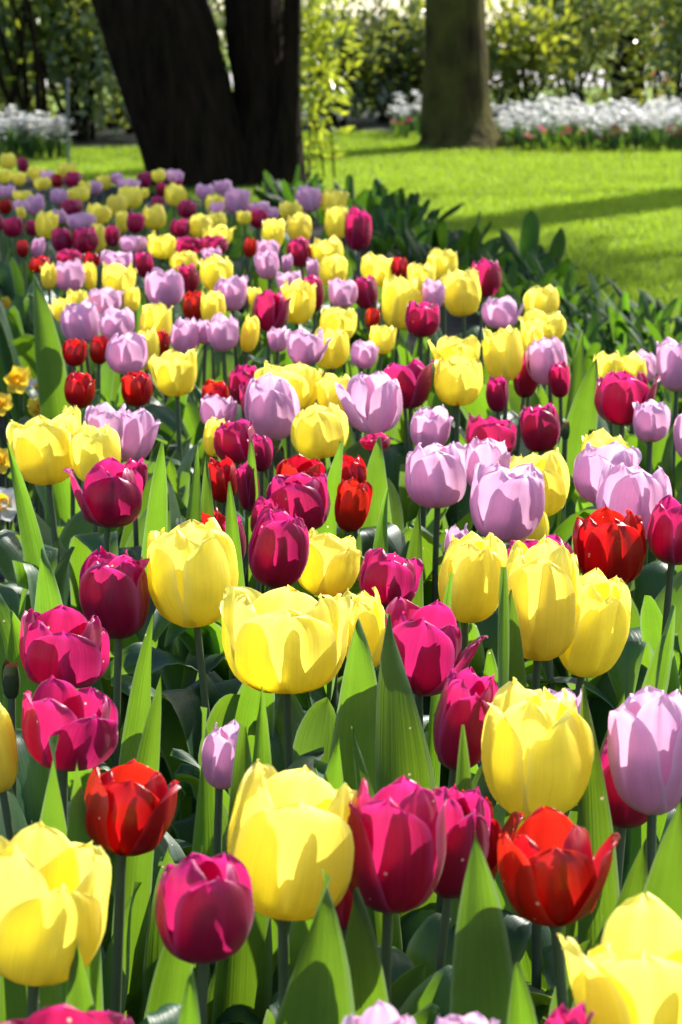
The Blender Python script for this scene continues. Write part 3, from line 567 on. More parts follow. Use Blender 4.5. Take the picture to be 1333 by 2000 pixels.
 ('Y',-0.252,6.157,0.427,0.039,0.040,0.20,27,-6,0.8,(),0,'dim yellow tulip under the tall lilac one before the trunk'),
 ('M',-0.219,6.176,0.415,0.053,0.048,0.15,-27,10,0.8,(),1,'dark maroon tulip under a lilac one, right of the tall lilac'),
 ('L',-0.227,6.574,0.410,0.040,0.063,0.35,-39,-5,0.8,(),1,'lilac tulip resting above the dark maroon one before the trunk'),
 ('L',-0.182,6.337,0.420,0.038,0.030,0.20,-6,4,0.8,(),0,'small mauve tulip right of the dark maroon one before the trunk'),
 ('Y',-0.134,6.383,0.419,0.050,0.064,0.15,35,-6,0.8,(),1,'dim yellow tulip below the shaded lilac one under the trunk'),
 ('Y',-1.148,8.177,0.413,0.056,0.060,0.20,-19,5,0.8,(),1,'olive yellow tulip in the far top left corner of the bed'),
 ('M',-1.075,7.990,0.414,0.055,0.041,0.20,49,5,0.8,(),0,'crimson tulip beside the olive yellow one in the far left corner'),
 ('Y',-1.080,7.614,0.411,0.052,0.049,0.30,11,-4,0.8,(),0,'sunlit yellow tulip at the left edge under the olive one'),
 ('Y',-0.998,7.370,0.425,0.044,0.045,0.35,-7,-4,0.8,(),0,'sunlit yellow tulip below the far left crimson one'),
 ('Y',-0.982,7.623,0.423,0.043,0.056,0.30,3,6,0.8,(),1,"dim yellow tulip at the grey stake's foot"),
 ('L',-0.913,7.395,0.429,0.042,0.045,0.35,11,-6,0.8,(),0,"pink lilac tulip right of the grey stake's dim yellow one"),
 ('R',-0.870,7.257,0.428,0.043,0.038,0.30,-44,4,0.8,(),0,'bright red tulip left of a crimson one at the far end'),
 ('Y',-0.896,7.760,0.419,0.046,0.064,0.35,22,-3,0.8,(),1,'sunlit yellow tulip above a crimson one at the far end'),
 ('M',-0.809,7.204,0.433,0.049,0.056,0.30,57,-8,0.8,(),1,'crimson tulip under the sunlit yellow one at the far end'),
 ('Y',-0.739,7.379,0.410,0.052,0.051,0.08,49,-2,0.8,(),0,'round yellow tulip against the strip of lawn left of the trunk'),
 ('L',-0.698,7.388,0.426,0.038,0.042,0.20,-2,2,0.8,(),0,'mauve tulip right of the round yellow one against the lawn'),
 ('M',-0.609,7.366,0.416,0.054,0.045,0.10,-12,-3,0.8,(),0,"dark maroon tulip against the lawn, next to the trunk's edge"),
 ('Y',-0.576,7.503,0.423,0.045,0.045,0.20,-35,-3,0.8,(),0,'olive yellow tulip left of the bright pink one at the trunk'),
 ('L',-0.531,7.551,0.416,0.044,0.059,0.45,-23,7,0.8,(),1,'bright sunlit pink tulip against the dark trunk'),
 ('M',-0.522,6.889,0.435,0.041,0.033,0.15,-17,-2,0.8,(),0,'maroon tulip under the bright pink one at the trunk'),
 ('M',-0.494,7.170,0.417,0.043,0.034,0.20,-16,-2,0.8,(),0,'crimson tulip just beneath the bright sunlit pink one'),
 ('Y',-0.921,7.323,0.416,0.040,0.057,0.35,37,-8,0.8,(),1,'sunlit yellow tulip over a mauve one at the far left'),
 ('L',-0.804,6.711,0.427,0.048,0.046,0.30,14,3,0.8,(),0,'pale lilac tulip right of the broad shaded mauve one at the far left'),
 ('L',-0.845,6.580,0.408,0.062,0.051,0.15,-18,-5,0.8,(),1,'broad shaded mauve tulip at the far left'),
 ('Y',-0.910,6.747,0.431,0.034,0.061,0.40,39,6,0.8,(),1,'sunlit yellow tulip left of the broad shaded mauve one'),
 ('L',-0.982,6.969,0.423,0.041,0.060,0.35,-14,-6,0.8,(),1,'pale mauve tulip at the left edge, far end'),
 ('R',-0.907,6.412,0.429,0.041,0.039,0.25,-39,-6,0.8,(),0,'red tulip at the left edge under the pale mauve one'),
 ('L',-0.865,6.394,0.433,0.038,0.047,0.30,30,0,0.8,(),1,'mauve tulip under the yellow one at the far left'),
 ('Y',-0.753,6.975,0.435,0.041,0.039,0.35,48,-3,0.8,(),0,'pale yellow tulip below the crimson one at the far end'),
 ('L',-0.742,7.139,0.417,0.046,0.043,0.20,35,1,0.8,(),0,'dim lilac tulip under the round yellow one'),
 ('L',-0.632,7.012,0.434,0.041,0.070,0.45,-2,6,0.8,(),1,'pink lilac tulip left of the dark maroon one against the lawn'),
 ('Y',-0.570,6.836,0.434,0.032,0.027,0.20,43,10,0.8,(),0,'tiny orange yellow tulip below the maroon one against the lawn'),
 ('L',-0.816,6.896,0.412,0.041,0.051,0.35,-49,-3,0.8,(),1,'pale lilac tulip between shaded yellow blooms at the far left'),
 ('M',-0.826,5.973,0.414,0.051,0.054,0.20,-14,-9,0.8,(),1,'dark crimson tulip in deep shade near the left edge'),
 ('L',-0.701,5.420,0.426,0.049,0.033,0.15,-47,10,0.8,(),0,'slim shaded mauve tulip near the left edge, right of a red one'),
 ('R',-0.728,5.391,0.429,0.041,0.028,0.15,10,-4,0.8,(),0,'dark red tulip left of the slim shaded mauve one'),
 ('Y',-0.830,6.147,0.439,0.040,0.024,0.20,37,-9,0.8,(),0,'dim yellow sliver of a tulip above the deep-shade crimson one'),
 ('M',-0.852,5.893,0.439,0.041,0.026,0.20,-21,-9,0.8,(),0,'crimson tulip cut by the left edge in the shaded rows'),
 ('M',-0.776,5.911,0.424,0.040,0.036,0.20,13,7,0.8,(),0,'dark crimson tulip right of the deep-shade one near the left edge'),
]
BUDS = [
 (0.122,3.254,0.400,0.043,0.025,'dark closed tulip bud with a red tip before the pale pink tulip'),
 (-0.084,3.127,0.400,0.036,0.015,'dark green bud with red tip under the smooth lilac tulip'),
 (-0.305,2.090,0.400,0.039,0.017,'dark green bud with red tip left of the stacked magenta pair'),
 (0.324,3.345,0.400,0.031,0.013,'small red bud right of the closed oval magenta tulip'),
 (0.362,3.337,0.400,0.019,0.012,'tiny red bud above the lilac pair at the right'),
]
BIG_LEAVES = [  # owner tulip, base, tip, width, yaw, bow
 (3,-0.053,1.462,-0.010,1.446,0.482,0.062,-12,0.013),
 (8,0.098,1.473,0.087,1.444,0.511,0.050,15,-0.003),
 (30,0.056,1.929,0.042,1.932,0.524,0.056,20,0.002),
 (29,0.001,2.057,0.014,2.024,0.493,0.055,-10,0.018),
 (35,0.139,1.980,0.140,1.962,0.558,0.027,60,-0.007),
 (7,0.092,1.713,0.092,1.700,0.501,0.024,10,0.000),
 (17,-0.055,1.834,-0.001,1.812,0.454,0.041,-30,0.025),
 (2,-0.167,1.639,-0.101,1.618,0.434,0.030,20,0.007),
 (19,-0.198,1.892,-0.150,1.887,0.484,0.028,-20,0.006),
 (20,-0.217,2.063,-0.167,2.041,0.495,0.030,15,0.007),
 (2,-0.227,1.686,-0.214,1.676,0.500,0.042,-25,0.011),
 (2,-0.204,1.650,-0.192,1.631,0.495,0.030,30,0.007),
 (2,-0.242,1.603,-0.230,1.572,0.463,0.033,10,0.007),
 (3,-0.111,1.366,-0.091,1.326,0.464,0.031,-20,0.009),
 (35,0.208,2.045,0.297,2.043,0.503,0.051,10,0.018),
 (35,0.238,1.993,0.283,1.977,0.493,0.040,-30,0.009),
 (8,0.191,1.530,0.231,1.515,0.510,0.043,20,0.007),
 (8,0.149,1.536,0.181,1.523,0.420,0.046,30,0.011),
 (7,0.175,1.648,0.222,1.619,0.440,0.037,-20,0.009),
 (73,-0.327,2.744,-0.395,2.733,0.518,0.027,20,-0.006),
 (73,-0.249,2.722,-0.207,2.706,0.522,0.037,-25,0.012),
 (70,-0.198,2.676,-0.165,2.653,0.530,0.032,25,0.009),
 (70,-0.160,2.705,-0.156,2.690,0.512,0.025,40,0.000),
 (71,-0.097,2.526,-0.121,2.499,0.519,0.024,15,-0.008),
 (65,-0.099,2.821,-0.109,2.802,0.507,0.027,-20,0.000),
 (69,-0.033,2.846,-0.002,2.831,0.499,0.041,-15,0.006),
 (67,0.058,3.002,0.049,3.001,0.472,0.053,25,-0.020),
 (21,-0.271,2.362,-0.309,2.355,0.478,0.053,-10,-0.008),
 (21,-0.301,2.425,-0.380,2.434,0.438,0.049,30,-0.016),
 (85,-0.491,4.161,-0.540,4.125,0.552,0.050,25,-0.009),
 (131,0.318,3.462,0.376,3.434,0.506,0.057,-25,0.008),
 (124,0.387,4.019,0.413,3.984,0.464,0.045,30,0.000),
 (25,0.063,2.516,0.086,2.494,0.495,0.030,10,0.000),
 (27,0.076,2.219,0.106,2.198,0.493,0.018,20,0.002),
 (17,-0.070,1.882,-0.066,1.872,0.479,0.027,10,0.000),
 (30,0.050,1.854,0.010,1.839,0.454,0.029,30,-0.006),
 (17,-0.103,1.797,-0.075,1.766,0.478,0.048,20,0.012),
 (17,-0.124,1.879,-0.115,1.868,0.462,0.034,30,0.004),
 (32,0.168,2.141,0.158,2.109,0.500,0.033,-15,0.000),
 (35,0.213,1.984,0.247,1.966,0.445,0.045,-20,0.009),
 (68,0.017,2.656,0.054,2.616,0.485,0.035,20,0.006),
 (26,0.112,2.430,0.134,2.417,0.462,0.022,10,0.000),
 (5,0.027,1.514,0.008,1.484,0.454,0.051,15,0.003),
 (17,-0.133,1.837,-0.141,1.817,0.356,0.054,10,0.000),
 (10,0.214,1.788,0.192,1.773,0.509,0.036,20,-0.004),
 (21,-0.296,2.259,-0.324,2.226,0.449,0.060,15,0.000),
 (0,-0.168,1.452,-0.172,1.429,0.444,0.033,20,0.000),
 (3,-0.055,1.380,-0.034,1.344,0.426,0.038,10,0.003),
 (12,0.144,1.365,0.108,1.352,0.460,0.035,10,-0.006),
]

COLOUR_NAME = {'Y': 'yellow', 'M': 'magenta', 'R': 'red', 'L': 'lilac'}
ROOTS = []
def stem_mesh(p0, p1, r, seg):
    p0 = np.array(p0); p1 = np.array(p1); c = (p0+p1)/2+np.array([rnd.uniform(-.012, .012), rnd.uniform(-.012, .012), 0])
    t = np.linspace(0, 1, 9)[:, None]; P = (1-t)**2*p0+2*t*(1-t)*c+t*t*p1
    V, Fc = tube(P, r*(1.12-.2*t[:, 0]), seg)
    uv = np.stack([np.tile(np.linspace(0, 1, seg), 9), np.repeat(np.linspace(.3, .7, 9), seg)], 1)
    return mesh('stem', V, Fc, uv, mats=[STEM])

for idx, (c, x, y, z, H, W, op, yaw, tilt, frill, fl, det, label) in enumerate(TULIPS):
    R_ = random.Random(1000+idx)
    ti, tf = R(tilt), R(R_.uniform(-3, 5))
    R3 = np.array(Matrix.Rotation(ti, 3, 'Y') @ Matrix.Rotation(tf, 3, 'X'))
    lean = np.array([-math.sin(ti)*.12+R_.uniform(-.02, .02), R_.uniform(-.02, .02)])
    g = np.array([x+lean[0], y+lean[1], 0])
    root = thing('tulip', tuple(g), label, 'tulip', COLOUR_NAME[c]+' tulips in the mixed bed')
    ROOTS.append(root)
    base = np.array([x, y, z])-g
    mat = PETAL_MARK if 'small red mark' in label else PETAL[c]
    make_petals(root, base, R3, mat, H, W, op, yaw, frill, fl, det, R_)
    obj('stem', stem_mesh((0, 0, -.01), base+np.array([0, 0, .004]), .0042 if W > .05 else .0036, 10 if det == 2 else 7), root)
    for k in range(6 if y < 3.2 else 4):
        az = R_.uniform(0, 6.283); broad = k >= 2
        hgt = z*(R_.uniform(.55, .90) if broad else R_.uniform(.70, .98)); out = R_.uniform(.09, .20) if broad else R_.uniform(.05, .11)
        if y < 2.2 and math.sin(az) < -.3: hgt *= .75
        b = g+np.array([math.cos(az)*.012, math.sin(az)*.012, 0])
        tp = g+np.array([math.cos(az)*out, math.sin(az)*out, hgt])
        add_leaf(root, g, b, tp, R_.uniform(.055, .095) if broad else R_.uniform(.045, .07), math.degrees(az)+90+R_.uniform(-50, 50), det=min(det+1, 2) if y < 3 else det, R_=R_,
                 arch=R_.uniform(1.4, 2.3) if broad else R_.uniform(1.0, 1.5), point=R_.random() < .6, cup=R_.uniform(.2, .6), bow=R_.uniform(-.035, .035))

for (own, bx, by, tx, ty, tz, wd, yaw, bow) in BIG_LEAVES:
    root = ROOTS[own]
    add_leaf(root, np.array(root.location), (bx, by, 0), (tx, ty, tz), wd*1.22, yaw, bow=bow*.6, cup=.48, arch=1.0, point=True)

for (x, y, z, H, W, label) in BUDS:
    root = thing('tulip_bud', (x, y, 0), label, 'tulip bud', 'unopened tulip buds in the mixed bed')
    b = np.array([0, 0, z])
    acc = []
    R_ = random.Random(int(abs(x)*999))
    for k in range(3):
        V, uv = petal_verts(W/2, H, -.35, k*2.09, 7, 10, False, .6, 0, R_)
        obj('petal', mesh('petal', V+b, grid_faces(10, 7), uv, mats=[BUDM]), root)
    obj('stem', stem_mesh((0, 0, -.01), b+np.array([0, 0, .004]), .0042, 8), root)
    for k in range(2):
        az = R_.uniform(0, 6.28)
        add_leaf(root, (x, y, 0), (x+.01*math.cos(az), y+.01*math.sin(az), 0), (x+.07*math.cos(az), y+.07*math.sin(az), z*.75), .045, math.degrees(az)+90, R_=R_, lift=.04, det=1)

# ------------------------------------------------------------------ ground
def flat(name, pts, z, mat, kind='structure', thick=0):
    V = [(p[0], p[1], z) for p in pts]
    me = bpy.data.meshes.new(name); me.from_pydata(V, [], [list(range(len(V)))]); me.materials.append(mat)
    o = obj(name, me); o['kind'] = kind; return o
flat('lawn', [(-400, -60), (400, -60), (400, 700), (-400, 700)], 0, TURF)
BED = [(-3.2, .2), (1.5, .2), (1.5, 4.0)] + [tuple(place(px, py)[:2]) for px, py in ((1500, 800), (1330, 690), (1180, 610), (1050, 555), (900, 480), (800, 440), (700, 408), (590, 392))] + [(-.5, 11.2), (-1.6, 13.0), (-4.0, 13.2)]
flat('bed_soil', BED, .004, SOIL)
WOOD = [(-12, 15.0), (-2.4, 14.6), (-1.0, 15.2), (-.6, 16.6), (.4, 16.6), (1.5, 15.3), (2.6, 14.9), (4, 14.8), (14, 15.5), (14, 19.6), (1.2, 20.4), (-.9, 19.4), (-12, 18.6)]
flat('woodland_floor', WOOD, .004, LITTER)
GRAVEL = ground_mat('pale gravel', [(.3, (.42, .38, .36)), (.7, (.60, .56, .54))], 25, .4)
flat('path', [(-40, 23.5), (40, 24.5), (40, 29.5), (-40, 27.5)], .004, GRAVEL)
g = NG('still water'); p = g.n('ShaderNodeBsdfPrincipled', i_Roughness=.08); p.inputs['Base Color'].default_value = (.05, .07, .06, 1)
tc = g.n('ShaderNodeTexCoord'); nz = g.n('ShaderNodeTexNoise', i_Scale=1.5, i_Detail=3.0); g.l(tc.outputs['Object'], nz.inputs['Vector'])
b = g.n('ShaderNodeBump', i_Strength=.25, i_Distance=.05); g.l(nz.outputs[0], b.inputs['Height']); g.l(b.outputs[0], p.inputs['Normal']); g.l(p.outputs[0], g.out.inputs[0])
flat('water', [(-60, 38), (60, 38), (60, 140), (-60, 140)], .004, g.m)

# grass: thin blades over the part of the lawn in view
def inside(P, poly):
    poly = np.asarray(poly); x, y = P[:, 0], P[:, 1]; r = np.zeros(len(P), bool); n = len(poly)
    for i in range(n):
        x1, y1 = poly[i]; x2, y2 = poly[(i+1) % n]
        c = ((y1 > y) != (y2 > y)) & (x < (x2-x1)*(y-y1)/(y2-y1+1e-12)+x1); r ^= c
    return r
def blades(P, h, wd, lean):
    n = len(P); a = rng.uniform(0, 2*np.pi, n); hh = h*rng.uniform(.55, 1.3, n)
    la = rng.uniform(0, 2*np.pi, n); ln = lean*hh*rng.uniform(.2, 1, n)
    s = np.stack([np.cos(a), np.sin(a), 0*a], 1)*wd/2
    P3 = np.c_[P, np.zeros(n)]
    m = P3+np.stack([np.cos(la)*ln*.35, np.sin(la)*ln*.35, hh*.6], 1); t = P3+np.stack([np.cos(la)*ln, np.sin(la)*ln, hh], 1)
    V = np.stack([P3-s, P3+s, m+s*.8, m-s*.8, t], 1).reshape(-1, 3)
    i = np.arange(n)*5
    Q = np.stack([i, i+1, i+2, i+3], 1); T = np.stack([i+3, i+2, i+4, i+4], 1)
    return V, Q, T
GRASS = thin_mat('grass blade', (.09, .155, .014), (.37, .52, .032), .5, rough=.5, spec=.25, vein=3, jitter=0, veinamt=.05, patch=.45)
N = 430000
yy = 6.4+(17.5-6.4)*rng.random(N)**.8; xx = rng.uniform(-1, 1, N)*(yy*.158+.9)
P = np.c_[xx, yy]; P = P[~inside(P, BED) & ~inside(P, WOOD)]
P = P[(P[:, 0] > -2.6)]
V, Q, T_ = blades(P, .032, .0035, .9)
tri = np.concatenate([Q[:, [0, 1, 2]], Q[:, [0, 2, 3]], T_[:, :3]])
uvv = np.tile(np.array([[0, .3], [1, .3], [1, .6], [0, .6], [.5, .9]]), (len(P), 1))
tag(obj('grass', mesh('grass', V, tri, uvv, smooth=False, mats=[GRASS])), kind='stuff')

# ------------------------------------------------------------------ trees
def trunk_loft(ctrl, seg=56, rings=70, ridge=.06, seed=1, lobes=0.0):
    """ctrl: (x, y, z, radius) down the stem; ridged, slightly fluted"""
    C = spline(ctrl, rings); a = np.linspace(0, 2*np.pi, seg, endpoint=False); r_ = np.random.default_rng(seed)
    ph = r_.uniform(0, 6.28, 12); A, Z = np.meshgrid(a, C[:, 2])
    d = sum(np.sin(A*k+ph[i]+np.sin(Z*(1.5+i*.4)+ph[i+4])*.8)/(k**.7) for i, k in enumerate((3, 5, 8, 13, 19, 27)))*ridge*.5
    d += lobes*np.sin(A*3+ph[7])
    rad = C[:, 3][:, None]*(1+d)
    V = np.stack([C[:, 0][:, None]+rad*np.cos(A), C[:, 1][:, None]+rad*np.sin(A), Z+0*A], -1).reshape(-1, 3)
    i = np.arange((rings-1)*seg); q, c = i//seg, i % seg; c2 = (c+1) % seg
    return V, np.stack([q*seg+c, q*seg+c2, (q+1)*seg+c2, (q+1)*seg+c], 1)

def leaf_cloud(centres, radii, n, size, asp=.42, seed=0, flat_=.6, clump=.16):
    """many folded leaf blades gathered in clumps through ellipsoid volumes"""
    r_ = np.random.default_rng(seed); centres = np.asarray(centres, float); radii = np.asarray(radii, float)
    if radii.ndim == 1: radii = np.repeat(radii[:, None], 3, 1)
    ncl = max(4, n//14); wgt = radii.prod(1)**.66; k = r_.choice(len(centres), ncl, p=wgt/wgt.sum())
    dv = r_.normal(size=(ncl, 3)); dv /= np.linalg.norm(dv, axis=1)[:, None]
    cc = centres[k]+dv*radii[k]*(r_.random(ncl)**.45)[:, None]
    j = r_.integers(0, ncl, n); P = cc[j]+r_.normal(size=(n, 3))*clump*.5
    d = P-cc[j]; d += r_.normal(size=(n, 3))*.04+np.array([0, 0, .02]); d /= np.linalg.norm(d, axis=1)[:, None]
    s = np.cross(d, r_.normal(size=(n, 3))+np.array([.25, -.2, .9])); s /= np.linalg.norm(s, axis=1)[:, None]; nn = np.cross(s, d)
    L = size*r_.uniform(.6, 1.25, n)[:, None]; Wd = L*asp*.5
    A = P; B_ = P+d*L*.45+s*Wd+nn*Wd*.35; C_ = P+d*L; D = P+d*L*.45-s*Wd+nn*Wd*.35; M = P+d*L*.5
    V = np.stack([A, B_, C_, D], 1).reshape(-1, 3); i = np.arange(n)*4
    F3 = np.concatenate([np.stack([i, i+1, i+2], 1), np.stack([i, i+2, i+3], 1)])
    uv = np.tile(np.array([[.5, 0], [1, .5], [.5, 1], [0, .5]]), (n, 1))
    return V, F3, uv

def limb(p0, p1, r0, r1, sag=.1, seed=0):
    r_ = np.random.default_rng(seed); p0 = np.array(p0, float); p1 = np.array(p1, float)
    t = np.linspace(0, 1, 9)[:, None]; c = (p0+p1)/2+r_.normal(size=3)*sag
    return tube((1-t)**2*p0+2*t*(1-t)*c+t*t*p1, r0+(r1-r0)*t[:, 0], 8)

def add_crown(root, centres, radii, n, size, mat, seed, clump=.3):
    V, F3, uv = leaf_cloud(centres, radii, n, size, seed=seed, clump=clump)
    return obj('crown', mesh('crown', V, F3, uv, smooth=False, mats=[mat]), root)

# thick dark tree with three stems
D = 12.3; S = D/FPX
def px2(px, py): return ((px-666.5)*S, D, CAMZ-(py+40)*S*.998)
def stem_ctrl(pts, y0):
    out = []
    for px, py, hw in pts:
        X, Y, Z = px2(px, py); out.append((X, Y+y0, Z, hw*S))
    return out
t = thing('tree', (0, 0, 0), "thick dark tree with several leaning stems rising from one foot behind the bed", 'tree')
base_z = -.05
left = stem_ctrl([(400, 372, 118), (392, 330, 106), (352, 190, 108), (325, 100, 110), (297, 0, 112)], 0)
left = [(left[0][0], left[0][1], base_z, left[0][3]*1.12)] + left[1:] + [(-1.35, 12.4, 1.8, .27), (-1.8, 12.6, 3.2, .22), (-2.3, 12.8, 5.0, .15)]
right = stem_ctrl([(500, 372, 100), (500, 330, 92), (519, 190, 62), (503, 90, 56), (498, 0, 56)], .12)
right = [(right[0][0], right[0][1], base_z, right[0][3]*1.1)] + right[1:] + [(-.52, 12.5, 1.9, .14), (-.55, 12.7, 3.5, .12), (-.7, 13.0, 5.5, .08)]
third = stem_ctrl([(556, 372, 46), (557, 300, 38), (566, 190, 22), (572, 100, 17), (574, 0, 17)], -.04)
third = [(third[0][0], third[0][1], base_z, third[0][3]*1.1)] + third[1:] + [(-.22, 12.3, 2.0, .042), (-.1, 12.4, 3.6, .03)]
V, Fc = join([trunk_loft(left, seed=3, ridge=.10, seg=90), trunk_loft(right, seed=5, ridge=.11, seg=80), trunk_loft(third, seed=8, ridge=.08)])
obj('trunk', mesh('trunk', V, Fc, mats=[BARK]), t)
V, Fc = join([limb((-2.2, 12.8, 4.6), (-4.2, 13.5, 7.5), .13, .04, .3, 1), limb((-2.2, 12.8, 4.8), (-1.6, 12.2, 7.8), .11, .04, .3, 2), limb((-.7, 13, 5.3), (.6, 13.6, 7.6), .07, .03, .3, 3), limb((-.7, 13, 5.3), (-1.2, 14, 7.9), .07, .03, .3, 4)])
obj('branch', mesh('branch', V, Fc, mats=[BARK]), t)
add_crown(t, [(-4.2, 13.5, 7.6), (-1.6, 12.4, 8.2), (.6, 13.6, 7.8), (-1.4, 14, 8.4)], [1.6, 1.6, 1.3, 1.5], 5000, .10, SHRUB_GOLD, 21)

# single mossy tree on the lawn
B0 = place(888, 290)
t = thing('tree', (0, 0, 0), "straight tree with one mossy trunk standing on the sunny lawn", 'tree')
S2 = B0.y/FPX
ctrl = [(B0.x+.10, B0.y, -.03, .42), (B0.x+.07, B0.y, .05, .30), (B0.x+.02, B0.y, .13, .25), (B0.x, B0.y, .25, .222), (B0.x, B0.y, .6, .20), (B0.x-.01, B0.y, 1.0, .185), (B0.x, B0.y, 2.2, .175), (B0.x+.05, B0.y+.1, 4.5, .15), (B0.x, B0.y+.2, 7.5, .09)]
V, Fc = trunk_loft(ctrl, seed=12, ridge=.04, lobes=.03, rings=110)
obj('trunk', mesh('trunk', V, Fc, mats=[BARK_MOSS]), t)
V, Fc = join([limb((B0.x, B0.y+.1, 4.2+k*.6), (B0.x+1.5*math.cos(k*2.2), B0.y+1.5*math.sin(k*2.2), 6.2+k*.6), .07, .02, .2, k) for k in range(5)])
obj('branch', mesh('branch', V, Fc, mats=[BARK_MOSS]), t)
add_crown(t, [(B0.x+1.5*math.cos(k*2.2), B0.y+1.5*math.sin(k*2.2), 6.4+k*.6) for k in range(5)]+[(B0.x, B0.y, 8.2)], [.9]*5+[1.1], 5000, .10, SHRUB_GOLD, 22)

# two trees beside the view whose shade lies over the lawn and the far end of the bed
t = thing('tree', (0, 0, 0), "tall tree beside the lawn whose trunk shades the grass and border plants", 'tree')
X0, Y0 = 4.35, 14.77
V, Fc = trunk_loft([(X0, Y0, -.05, .42), (X0, Y0, .4, .31), (X0, Y0, 2, .29), (X0+.1, Y0, 4.5, .26), (X0+.1, Y0, 7.5, .21), (X0, Y0, 10, .09)], seed=31, ridge=.04)
obj('trunk', mesh('trunk', V, Fc, mats=[BARK_MOSS]), t)
V, Fc = join([limb((X0, Y0, 5.5+k*.5), (X0+1.9*math.cos(k*1.9+.6), Y0+1.9*math.sin(k*1.9+.6), 7.3+k*.6), .08, .02, .25, 40+k) for k in range(6)]+[limb((X0, Y0, 3.2), (X0+1.5, Y0-.9, 4.9), .06, .015, .2, 51), limb((X0, Y0, 4.0), (X0-1.3, Y0-1.0, 5.6), .05, .015, .2, 52), limb((X0, Y0, 2.6), (X0-.9, Y0+.7, 4.0), .04, .012, .2, 53)])
obj('branch', mesh('branch', V, Fc, mats=[BARK_MOSS]), t)
add_crown(t, [(X0-1.3, Y0-1.0, 5.6), (X0-.9, Y0+.7, 4.0)]+[(X0+1.9*math.cos(k*1.9+.6), Y0+1.9*math.sin(k*1.9+.6), 7.4+k*.6) for k in range(6)]+[(X0, Y0, 10)], [.4, .3]+[1.1]*6+[1.3], 6000, .10, SHRUB_GOLD, 23)
t = thing('tree', (0, 0, 0), "slender tree with a sparse crown beside the lawn, shading the bed's far end", 'tree')
X1, Y1 = 4.50, 13.0
V, Fc = trunk_loft([(X1, Y1, -.05, .12), (X1, Y1, 1.2, .08), (X1+.1, Y1, 3.5, .07), (X1, Y1+.1, 6.5, .05), (X1, Y1, 9, .02)], seed=33, ridge=.03, seg=24)
obj('trunk', mesh('trunk', V, Fc, mats=[BARK_MOSS]), t)
cs = [(X1+.55*math.cos(k*2.4), Y1+.55*math.sin(k*2.4), 4.2+k*.42) for k in range(12)]
V, Fc = join([limb((X1+.05, Y1, c[2]-.6), c, .035, .012, .1, 60+k) for k, c in enumerate(cs)])
obj('branch', mesh('branch', V, Fc, mats=[BARK_MOSS]), t)
add_crown(t, cs, [.70]*12, 17000, .095, SHRUB_DARK, 24, clump=.2)

# dark far trunk
B1 = place(1229, 205)
t = thing('tree', (0, 0, 0), "dim far trunk standing behind the white flower bed on the right", 'tree')
V, Fc = trunk_loft([(B1.x, B1.y, -.05, .17), (B1.x, B1.y, .2, .135), (B1.x+.01, B1.y, 1, .125), (B1.x, B1.y, 3, .11), (B1.x+.1, B1.y, 6, .06)], seed=41, ridge=.05, seg=32)
obj('trunk', mesh('trunk', V, Fc, mats=[BARK]), t)
V, Fc = join([limb((B1.x, B1.y, 3+k*.5), (B1.x+1.2*math.cos(k*2.2), B1.y+1.2*math.sin(k*2.2), 4.6+k*.5), .05, .015, .2, 80+k) for k in range(4)])
obj('branch', mesh('branch', V, Fc, mats=[BARK]), t)
add_crown(t, [(B1.x+1.2*math.cos(k*2.2), B1.y+1.2*math.sin(k*2.2), 4.8+k*.5) for k in range(4)], [1.0]*4, 2500, .10, SHRUB_GOLD, 25)

# ------------------------------------------------------------------ background shrubs
def shrub(x, y, rx, ry, h, n, mat, label, seed, size=.10, nst=6, z0=.05, clump=.2, cat='shrub', group='shrubs along the far side of the lawn'):
    r_ = random.Random(seed)
    t = thing('shrub', (x, y, 0), label, cat, group)
    cen, rad = [], []
    for k in range(7):
        a = r_.uniform(0, 6.28); q = r_.uniform(.1, .65)
        cen.append((rx*q*math.cos(a), ry*q*math.sin(a), h*r_.uniform(.3, .75))); rad.append((rx*.48, ry*.48, h*.30))
    V, F3, uv = leaf_cloud(cen, rad, n, size, seed=seed, clump=clump)
    V = V[:]; V[:, 2] = np.abs(V[:, 2]-z0)+z0
    obj('foliage', mesh('foliage', V, F3, uv, smooth=False, mats=[mat]), t)
    if mat is SHRUB_DARK:
        V, F3, uv = leaf_cloud(cen, np.array(rad)*1.08, int(n*.6), size*.85, seed=seed+50, clump=clump); V[:, 2] = np.abs(V[:, 2]-z0)+z0
        obj('young_foliage', mesh('young_foliage', V, F3, uv, smooth=False, mats=[SHRUB_GOLD]), t)
    for k in range(nst):
        c = cen[k % 7]
        V, Fc = limb((r_.uniform(-.15, .15), r_.uniform(-.12, .12), -.02), (c[0], c[1], c[2]), *((.022, .008) if nst > 4 else (.006, .003)), .12 if nst > 4 else .05, seed*10+k)
        obj('stem', mesh('stem', V, Fc, mats=[BARK]), t)
    return t
